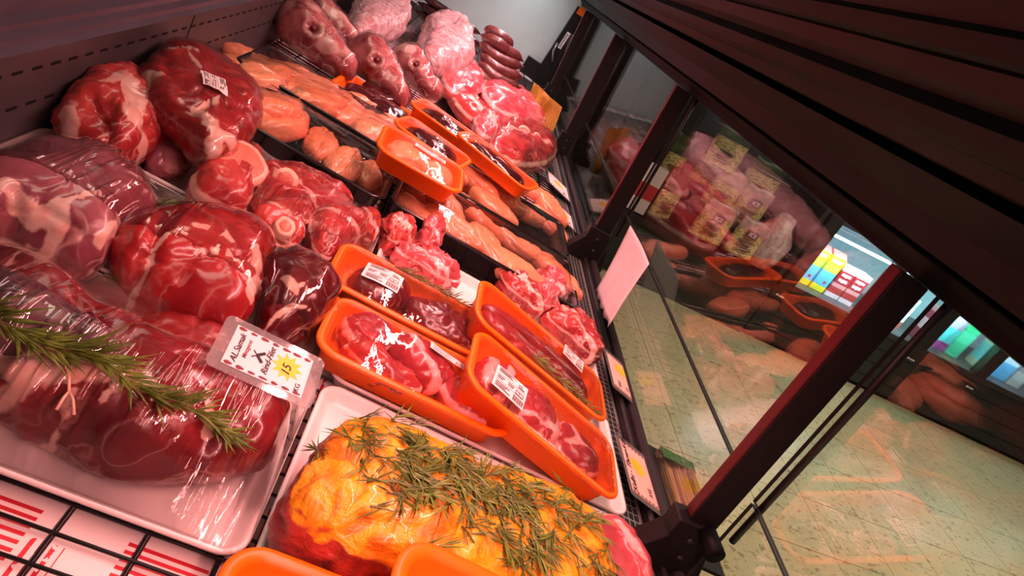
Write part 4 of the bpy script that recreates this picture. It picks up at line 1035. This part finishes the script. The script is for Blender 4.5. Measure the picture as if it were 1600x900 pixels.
# ------------------------------------------------------------------ price cards
def text(s, size, mat, parent, x, y, rot=0.0, z=.0022, shear=0.0, align='LEFT', sx=1.0):
    cu = bpy.data.curves.new('lettering', 'FONT'); cu.body = s; cu.size = size; cu.shear = shear; cu.align_x = align; cu.offset = size * .008
    cu.extrude = .0001; t = bpy.data.objects.new('t', cu); COL.objects.link(t)
    dg = bpy.context.evaluated_depsgraph_get(); me = bpy.data.meshes.new_from_object(t.evaluated_get(dg)); COL.objects.unlink(t); bpy.data.objects.remove(t)
    me.materials.clear(); me.materials.append(mat); o = bpy.data.objects.new('lettering', me)
    o.location = (x, y, z); o.rotation_euler = (0, 0, rot); o.scale = (sx, 1, 1); return link(o, parent)
def card(label, origin, xdir, ydir, w, h, lines, mat, burst=True, hm=.008, hx=.012):
    X = Vector(xdir).normalized(); Z = X.cross(Vector(ydir)).normalized(); Y = Z.cross(X)
    root = empty('price_card', origin); Mx = Matrix((X, Y, Z)).transposed().to_4x4(); Mx.translation = origin; root.matrix_basis = Mx; tag(root, label, 'price card')
    P = rrect(w + 2 * hm, h + 2 * hx, .007, 4); n = len(P)
    V = [(a, b, 0) for a, b in P] + [(a, b, .0012) for a, b in P]
    mesh('holder', V, [tuple(range(n - 1, -1, -1)), tuple(range(n, 2 * n))] + [(i, (i + 1) % n, n + (i + 1) % n, n + i) for i in range(n)], M['clear'], root)
    cd = mesh('card', boxv((-w / 2, -h / 2, .0013), (w / 2, h / 2, .0017)), BOXF, mat, root)
    V, Fc = [], []     # cow-spot border
    r_ = random.Random(3)
    for sx_ in (-1, 1):
        for i in range(7):
            cx, cy = sx_ * (w / 2 - .0025), -h / 2 + h * (i + .5) / 7; k = len(V); a, b2 = .0019 * r_.uniform(.7, 1.1), h / 19 * r_.uniform(.8, 1.2)
            V += [(cx + a * math.cos(q) * (1 + .2 * math.sin(3 * q)), cy + b2 * math.sin(q), .0019) for q in np.linspace(0, 6.283, 12, endpoint=False)]; Fc.append(tuple(range(k, k + 12)))
    tag(mesh('border_spots', V, Fc, M['ink_red'], cd), kind='stuff')
    BR = .62 if w > .08 else 1.0
    if burst:
        V = [((.30 if True else 0) * 0 + math.cos(q) * w * BR * (.34 if i % 2 else .20) + burst[0] * w, math.sin(q) * w * BR * (.34 if i % 2 else .20) + burst[1] * h, .0020) for i, q in enumerate(np.linspace(0, 6.283, 20, endpoint=False))]
        mesh('burst', V, [tuple(range(20))], M['yellow'], cd)
    for (s, size, x, y, sh_, mt) in lines: text(s, size, M[mt], cd, x * w, y * h, shear=sh_)
    return root
q = dk(420, 566, .088)
c1 = card('price card for beef fillet in a clear holder, lying at the loin film', q, (-.10, 1, .18), (-1, -.12, .10), .047, .078,
     [('AL.Samak', .0085, -.38, .36, .3, 'ink'), ('Metzgerei', .0055, -.2, .27, .2, 'ink_red'), ('Rind-Filet', .0085, -.36, -.02, .35, 'ink'), ('15', .0125, -.16, -.27, .2, 'ink'), ('KG', .007, -.42, -.44, 0, 'ink')], M['card'], (.05, -.22))
V, Fc = [], []
for s_ in (-1, 1):
    for a, b, wd in (((-.006, .006), (.0, .0125), .0016), ((.0, .0125), (.004, .017), .0006)):
        a = Vector((a[0] * s_, a[1], .0021)); b = Vector((b[0] * s_, b[1], .0021)); d = (b - a).normalized(); n = Vector((-d.y, d.x, 0)) * wd; k = len(V); V += [a - n, b - n, b + n, a + n]; Fc.append((k, k + 1, k + 2, k + 3))
mesh('crossed_knives', V, Fc, M['ink'], c1)
card('salmon price card for veal in a clear holder at the air grille', Vector((.556, .702, .012)), (-.04, 1, 0), (-1, -.04, .22), .105, .062,
     [('Kalbs - Tbow-Kotl-Kotl', .0145, -.47, .30, .25, 'ink'), ('KG', .012, -.36, -.34, 0.1, 'ink')], M['card_orange'], (.12, -.02), hm=.010, hx=.006)
card('price card half hidden by the tenderloin tray at the air grille', Vector((.572, .960, .012)), (0, 1, 0), (-1, 0, .2), .105, .055,
     [('KG', .012, -.4, .1, .2, 'ink'), ('12', .012, -.38, -.3, 0, 'ink')], M['card_orange'], (.2, -.1), hm=.010, hx=.006)
card('white price card with yellow mark beside the second chicken tray', Vector((.520, 1.69, .010)), (0, 1, 0), (-1, 0, .2), .10, .06, [('KG', .012, -.4, -.3, 0, 'ink')], M['card'], (.1, 0))
card('far white price card with yellow mark on the striped paper', Vector((.520, 1.95, .010)), (0, 1, 0), (-1, 0, .2), .12, .09, [('KG', .016, -.4, -.3, 0, 'ink')], M['card'], (.1, 0))
# paper notice clipped on the support arm
V = []; n = 14
tl, trr, bl, brr = atu(985, 352, .545), atu(1014, 412, .545), atu(928, 452, .545), atu(955, 512, .545)
for i in range(n):
    for j in range(n):
        a, b = i / (n - 1), j / (n - 1); p = tl.lerp(trr, a).lerp(bl.lerp(brr, a), b)
        V.append(p + Vector((.006 * math.sin(3 * a + 2 * b), 0, (.004 * math.sin(23 * a) + .003 * math.sin(41 * a)) * (b > .99))))
o = mesh('paper_notice', V, [(i * n + j, (i + 1) * n + j, (i + 1) * n + j + 1, i * n + j + 1) for i in range(n - 1) for j in range(n - 1)], M['paper_pink'], None, True)
o.modifiers.new('thick', 'SOLIDIFY').thickness = .0006; tag(o, 'blank pinkish paper notice hanging on the second glass arm', 'notice')
tag(box('trim_3', (.632, .615, -.030), (.732, .850, -.024), M['black_metal']), kind='structure')
# skewer pack outside the glass by the first arm
sk = empty('skewer_pack', (.690, .735, -.0235)); tag(sk, 'clear pack of wooden skewers outside the glass by the nearest arm', 'skewers')
V, Fc = [], []
rs = random.Random(9)
vs = tube([(-.0, -.09, 0), (-.0, .09, 0)], .0016, 6); s0 = None
for i in range(26):
    y_, z_ = rs.uniform(-.03, .03), rs.uniform(.002, .012)
    if s0 is None: s0 = mesh('skewer', vs[0], vs[1], plain('skewer_wood', rgb(226, 184, 112), .6), sk, True); o = s0
    else: o = inst(s0, 'skewer', sk)
    o.location = (y_, 0, z_); o.rotation_euler = (0, 0, rs.uniform(-.05, .05))
mesh('sleeve', boxv((-.036, -.096, 0), (.036, .10, .016)), BOXF, M['film_smooth'], sk)
mesh('header_card', boxv((-.037, .075, .0165), (.037, .10, .018)), BOXF, plain('green_card', rgb(70, 120, 62), .5), sk)

# ------------------------------------------------------------------ shop side: coolers and bag rack (world frame)
FA = Vector((1.941, 3.478, FZ)); FANG = math.radians(-5.374)
def shop(o): o.location = FA; o.rotation_euler = (0, 0, FANG); return o
# local: x along, y into the cooler, z up from the floor (floor = 0)
cool = shop(empty('display_cooler', deck=False)); tag(cool, 'long black glass-door cooler lit blue across the aisle', 'cooler')
ck = plain('cooler_black', rgb(34, 33, 34), .4, var=.1); cg = plain('cooler_inside', rgb(150, 164, 172), .5, var=.05)
def cb(name, a, b, mat, par=cool): return mesh(name, boxv(a, b), BOXF, mat, par)
base = cb('base', (.46, .0, .03), (3.6, .70, .40), ck)
for z in (.10, .20, .30): cb('groove', (.46, -.003, z), (3.6, .001, z + .008), M['slot'], base)
cb('plinth', (.46, .03, .0), (3.6, .68, .03), M['slot'])
cb('sill', (.46, -.01, .40), (3.6, .70, .435), M['dark_rail'])
cb('back', (.46, .66, .43), (3.6, .70, 1.55), cg); cb('roof', (.46, .0, 1.50), (3.6, .70, 1.9), ck)
cb('end', (.46, .0, .43), (.50, .66, 1.55), ck); cb('end', (3.56, .0, .43), (3.6, .66, 1.55), ck)
cb('upper_shelf', (.50, .10, .86), (3.56, .66, .875), cg)
for i in range(22): cb('shelf_wire', (.50, .12 + i * .024, .845), (1.50, .125 + i * .024, .855), M['steel'])
edges = [.46, .985, 1.46, 1.93, 2.43, 2.93, 3.43]
for i, e in enumerate(edges):
    d = cb('door_frame', (e, -.03, .43), (e + .085, .03, 1.5), ck)
    if i < len(edges) - 1:
        cb('door_glass', (e + .085, -.004, .43), (edges[i + 1], .0, 1.5), M['glass_door'], d)
    cb('maker_mark', (e + .015, -.032, .34), (e + .03, -.029, .352), M['card'], d); cb('maker_mark', (e + .036, -.032, .34), (e + .07, -.029, .348), M['card'], d)
cols = [(.55, .80, 1.0), (.55, .80, 1.0), (.30, 1.0, .75), (.65, .85, 1.0), (.65, .85, 1.0), (.65, .85, 1.0)]
for i, c in enumerate(cols):
    x0, x1 = edges[i] + .09, edges[i + 1]
    cb('lamp_strip', (x0, .02, .806), (x1, .05, .82), emis('cooler_lamp_%d' % i, c, 10.0))
    l = bpy.data.lights.new('cooler_light', 'AREA'); l.shape = 'RECTANGLE'; l.size = x1 - x0; l.size_y = .04; l.energy = 8.0; l.color = c
    lo = bpy.data.objects.new('cooler_light', l); COL.objects.link(lo); lo.parent = cool; lo.location = ((x0 + x1) / 2, .03, .80); lo.rotation_euler = (math.radians(14), 0, 0)
def bandmat(name, H, bands, rough=.35):
    m = NT(name); z = m.n('SeparateXYZ', i_0=m.obj()).outputs[2]; c = tuple(bands[0][1][:3])
    for h, col in bands[1:]:
        c = m.mix(m.math('GREATER_THAN', z, h * H), c, col)
    m.bsdf(i_Base_Color=c, i_Roughness=rough); return m.m
def pack(name, label, cat, x, y, w, d, h, mat, z=.437, rot=0.0, txt=None, gable=False, group=None):
    o = mesh(name, boxv((-w / 2, 0, 0), (w / 2, d, h)), BOXF, mat, None, deck=False)
    o.matrix_basis = Matrix.Translation(FA) @ Matrix.Rotation(FANG, 4, 'Z') @ Matrix.Translation((x, y, z)) @ Matrix.Rotation(rot, 4, 'Z')
    tag(o, label, cat, group)
    if gable:
        V = [(-w / 2, 0, h), (w / 2, 0, h), (w / 2, d, h), (-w / 2, d, h), (-w / 2, d / 2, h + .03), (w / 2, d / 2, h + .03)]
        mesh('top', V, [(0, 1, 5, 4), (2, 3, 4, 5), (0, 4, 3), (1, 2, 5)], plain('carton_top_' + name, rgb(220, 110, 100), .4), o)
    for (wd, hd, tx, tz, mt) in (txt or ()):
        multibox('print', [((tx - wd / 2 + k * wd / 3, -.0012, tz - (k % 2) * .004), (tx - wd / 2 + k * wd / 3 + wd / 3.8, -.0003, tz + hd)) for k in range(3)], M[mt], o)
    return o
M['print_brown'] = plain('print_brown', rgb(112, 88, 48), .6)
M['white_ink'] = plain('print_white', rgb(250, 250, 250), .5); M['red_ink'] = plain('print_red', rgb(200, 40, 50), .5)
ym = bandmat('yellow_blue_carton', .245, [(0, rgb(250, 226, 40)), (.16, rgb(96, 190, 226)), (.58, rgb(190, 222, 70)), (.78, rgb(250, 214, 40))])
rm = bandmat('red_white_carton', .22, [(0, rgb(236, 214, 214)), (.14, rgb(190, 60, 62)), (.34, rgb(226, 150, 146)), (.46, rgb(178, 40, 48)), (.86, rgb(236, 200, 196))])
for i, x in enumerate((.535, .640, .755)):
    pack('juice_carton', 'yellow and blue drink carton %s in the lit cooler' % ('at the left end', 'in the middle', 'next to the red carton')[i], 'carton', x + .01, .13, .098, .10, .25, ym, txt=((.07, .02, 0, .212, 'white_ink'), (.02, .016, .02, .06, 'red_ink')), gable=True)
for i, x in enumerate((.880, .985)):
    pack('dessert_carton', 'red and white carton %s in the lit cooler' % ('beside the yellow cartons', 'by the dark door frame')[i], 'carton', x, .13, .095, .10, .225, rm, txt=((.066, .02, 0, .118, 'white_ink'), (.07, .018, 0, .158, 'white_ink')))
pk = [('juice_bottle', 'white jug pack at the left of the middle cooler door', 'pack', 1.36, .09, .235, bandmat('pack_a', .235, [(0, rgb(190, 90, 80)), (.25, rgb(226, 222, 210)), (.75, rgb(150, 170, 150))])),
      ('snack_pack', 'maroon snack pack under green light', 'pack', 1.60, .12, .25, bandmat('pack_b', .25, [(0, rgb(120, 44, 56)), (.3, rgb(190, 150, 150)), (.62, rgb(128, 50, 62)), (.85, rgb(160, 120, 120))])),
      ('snack_pack', 'magenta and cyan snack pack under green light', 'pack', 1.725, .11, .25, bandmat('pack_c', .25, [(0, rgb(190, 60, 150)), (.25, rgb(110, 200, 226)), (.7, rgb(214, 150, 200))])),
      ('snack_pack', 'turquoise snack pack at the right under green light', 'pack', 1.84, .10, .24, bandmat('pack_d', .24, [(0, rgb(80, 200, 170)), (.45, rgb(110, 230, 200)), (.8, rgb(60, 190, 150))])),
      ('milk_pack', 'pink and white pack in the right-hand cooler door', 'pack', 2.09, .11, .25, bandmat('pack_e', .25, [(0, rgb(236, 190, 180)), (.2, rgb(150, 200, 226)), (.7, rgb(240, 210, 200))])),
      ('milk_pack', 'blue and white pack in the right-hand cooler door', 'pack', 2.23, .12, .25, bandmat('pack_f', .25, [(0, rgb(90, 170, 216)), (.5, rgb(200, 226, 236)), (.75, rgb(90, 170, 216))])),
      ('milk_pack', 'grey pack at the right edge of the right-hand cooler door', 'pack', 2.36, .10, .22, bandmat('pack_g', .22, [(0, rgb(170, 170, 166)), (.5, rgb(120, 124, 124))]))]
for n_, l_, c_, x, w, h, m_ in pk: pack(n_, l_, c_, x, .13, w, .10, h, m_)
# bag rack left of the cooler
rackb = shop(empty('bag_rack', deck=False)); tag(rackb, 'dark open rack holding kraft and green bags left of the cooler', 'rack')
dk2 = plain('rack_dark', rgb(40, 42, 40), .6)
cb('base', (-.80, .0, .0), (.45, .60, .36), dk2, rackb); cb('shelf', (-.80, -.02, .36), (.45, .60, .40), M['black_metal'], rackb); cb('back', (-.80, .46, .40), (.45, .60, 1.6), dk2, rackb); cb('side', (.42, .0, .40), (.45, .46, 1.6), dk2, rackb)
for x, z in ((-.30, 1.08), (.03, .96), (-.10, .70), (-.36, .86)):
    V, Fc = tube([(x - .12, .30, z), (x - .12, .0, z), (x + .12, .0, z - .01), (x + .12, .30, z - .01)], .003, 6); mesh('hook_wire', V, Fc, M['steel'], rackb, True)
def kraft(seed):
    m = NT('kraft_bag_%d' % seed); o = m.obj(); z = m.n('SeparateXYZ', i_0=o).outputs[2]
    k = m.mix(m.rng(m.noise(m.mapv(o, (40, 40, 90)), 1.0, 4), .48, .6), rgb(206, 186, 128), rgb(150, 124, 70))
    g = m.mix(m.rng(m.noise(o, 12, 3), .35, .65), rgb(78, 92, 52), rgb(44, 54, 34))
    c = m.mix(m.math('GREATER_THAN', z, .175), k, g); m.bsdf(i_Base_Color=c, i_Roughness=.4); return m.m
def clearbag(seed):
    m = NT('clear_pouch_%d' % seed); o = m.obj(); z = m.n('SeparateXYZ', i_0=o).outputs[2]
    k = m.mix(m.rng(m.noise(m.mapv(o, (40, 40, 90)), 1.0, 4), .48, .6), rgb(226, 196, 140), rgb(176, 138, 84))
    g = m.mix(m.rng(m.noise(o, 14, 3), .35, .65), rgb(222, 170, 158), rgb(170, 140, 140))
    c = m.mix(m.math('GREATER_THAN', z, .16), k, g); m.bsdf(i_Base_Color=c, i_Roughness=.25); return m.m
def pouch(label, x, y, z, w, h, mat, logo, rot=0.0, lean=0.0):
    nx, nz = 14, 18; V = []
    for s_ in (-1, 1):
        for i in range(nx):
            for j in range(nz):
                a, b = i / (nx - 1) * 2 - 1, j / (nz - 1)
                t = .032 * (1 - a ** 4) * (1 - b) ** .35 * (1 - .3 * b) + .002 + .004 * noise.noise(Vector((a * 3 + x * 9, b * 4, s_)))
                V.append((a * w / 2 * (1 - .06 * b), s_ * t, b * h + (.006 * math.sin(a * 5) if j == nz - 1 else 0)))
    N = nx * nz; Fc = []
    for s_ in (0, 1):
        for i in range(nx - 1):
            for j in range(nz - 1):
                q = (s_ * N + i * nz + j, s_ * N + (i + 1) * nz + j, s_ * N + (i + 1) * nz + j + 1, s_ * N + i * nz + j + 1); Fc.append(q if s_ == 0 else q[::-1])
    for i in range(nx - 1): Fc += [(i * nz, N + i * nz, N + (i + 1) * nz, (i + 1) * nz), (i * nz + nz - 1, (i + 1) * nz + nz - 1, N + (i + 1) * nz + nz - 1, N + i * nz + nz - 1)]
    for j in range(nz - 1): Fc += [(j, j + 1, N + j + 1, N + j), ((nx - 1) * nz + j, N + (nx - 1) * nz + j, N + (nx - 1) * nz + j + 1, (nx - 1) * nz + j + 1)]
    o = mesh('kraft_pouch', V, Fc, mat, None, True, deck=False)
    o.matrix_basis = Matrix.Translation(FA) @ Matrix.Rotation(FANG, 4, 'Z') @ Matrix.Translation((x, y, z)) @ Matrix.Rotation(lean, 4, 'Y') @ Matrix.Rotation(rot, 4, 'Z')
    tag(o, label, 'bag')
    if logo:
        lg = mesh('logo_patch', boxv((-.035, -.046, .135), (.035, -.034, .18)), BOXF, plain('logo_purple', rgb(96, 62, 92), .5), o)
        t = text('ICE', .034, M['white_ink'], lg, 0, 0, align='CENTER', z=0); t.rotation_euler = (math.pi / 2, 0, 0); t.location = (0, -.0468, .146)
    multibox('print', [((-.06 + .02 * (k % 2), -.0425, .105 - k * .016), (.05 - .014 * (k % 3), -.030, .110 - k * .016)) for k in range(5)], M['print_brown'], o)
    return o
pouch('kraft and clear pouch with purple ICE patch at the front left of the rack', -.10, .04, .44 - .0, .22, .25, clearbag(1), True)
pouch('kraft and clear pouch with purple ICE patch at the front right of the rack', .14, .05, .44, .20, .24, clearbag(2), True)
pouch('kraft and clear pouch with purple ICE patch hanging in the second row', .08, .14, .60, .20, .25, clearbag(3), True)
pouch('clear pouch of pale pieces hanging left in the second row', -.12, .14, .62, .20, .25, clearbag(4), False)
pouch('green topped kraft pouch hanging highest on the rack', -.24, .14, .84, .22, .25, kraft(1), False)
pouch('green topped kraft pouch hanging at the upper right of the rack', .08, .24, .74, .24, .26, kraft(2), False)
pouch('green topped kraft pouch hanging below the highest one', -.22, .22, .70, .22, .22, kraft(3), False)
for i, x in enumerate((-.40, -.46)):
    pouch('dark green pouch at the shaded left side of the rack, %s' % ('inner one', 'outer one')[i], x, .12 + .1 * i, .42 + .2 * i, .18, .3, kraft(5 + i), False, rot=.5)
o = mesh('pink_bag', *((lambda b: (b[0], b[1]))(tube([(0, 0, 0), (0, 0, .08), (.01, 0, .2), (0, 0, .3), (.01, 0, .36)], [.07, .115, .12, .07, .05], 20))), M['bag'], None, True, deck=False)
for v in o.data.vertices: v.co += Vector((1, 1, 1)) * noise.noise(v.co * 18) * .02
o.matrix_basis = Matrix.Translation(FA) @ Matrix.Rotation(FANG, 4, 'Z') @ Matrix.Translation((.31, .12, .42)); tag(o, 'crumpled pinkish plastic bag between the kraft pouches and the cooler', 'bag')
o = mesh('red_bag', boxv((-.09, -.03, 0), (.09, .03, .3)), BOXF, bandmat('red_white_bag', .3, [(0, rgb(240, 206, 210)), (.3, rgb(206, 40, 60)), (.62, rgb(244, 214, 218))]), None, deck=False)
o.matrix_basis = Matrix.Translation(FA) @ Matrix.Rotation(FANG, 4, 'Z') @ Matrix.Translation((-.60, .05, .41)); tag(o, 'red and white packet on the far left of the bag rack', 'packet')

# ------------------------------------------------------------------ deck frame -> world
for o in DECK:
    o.matrix_basis = T @ o.matrix_basis
for o in bpy.data.objects:
    if '_dim' in o: del o['_dim']
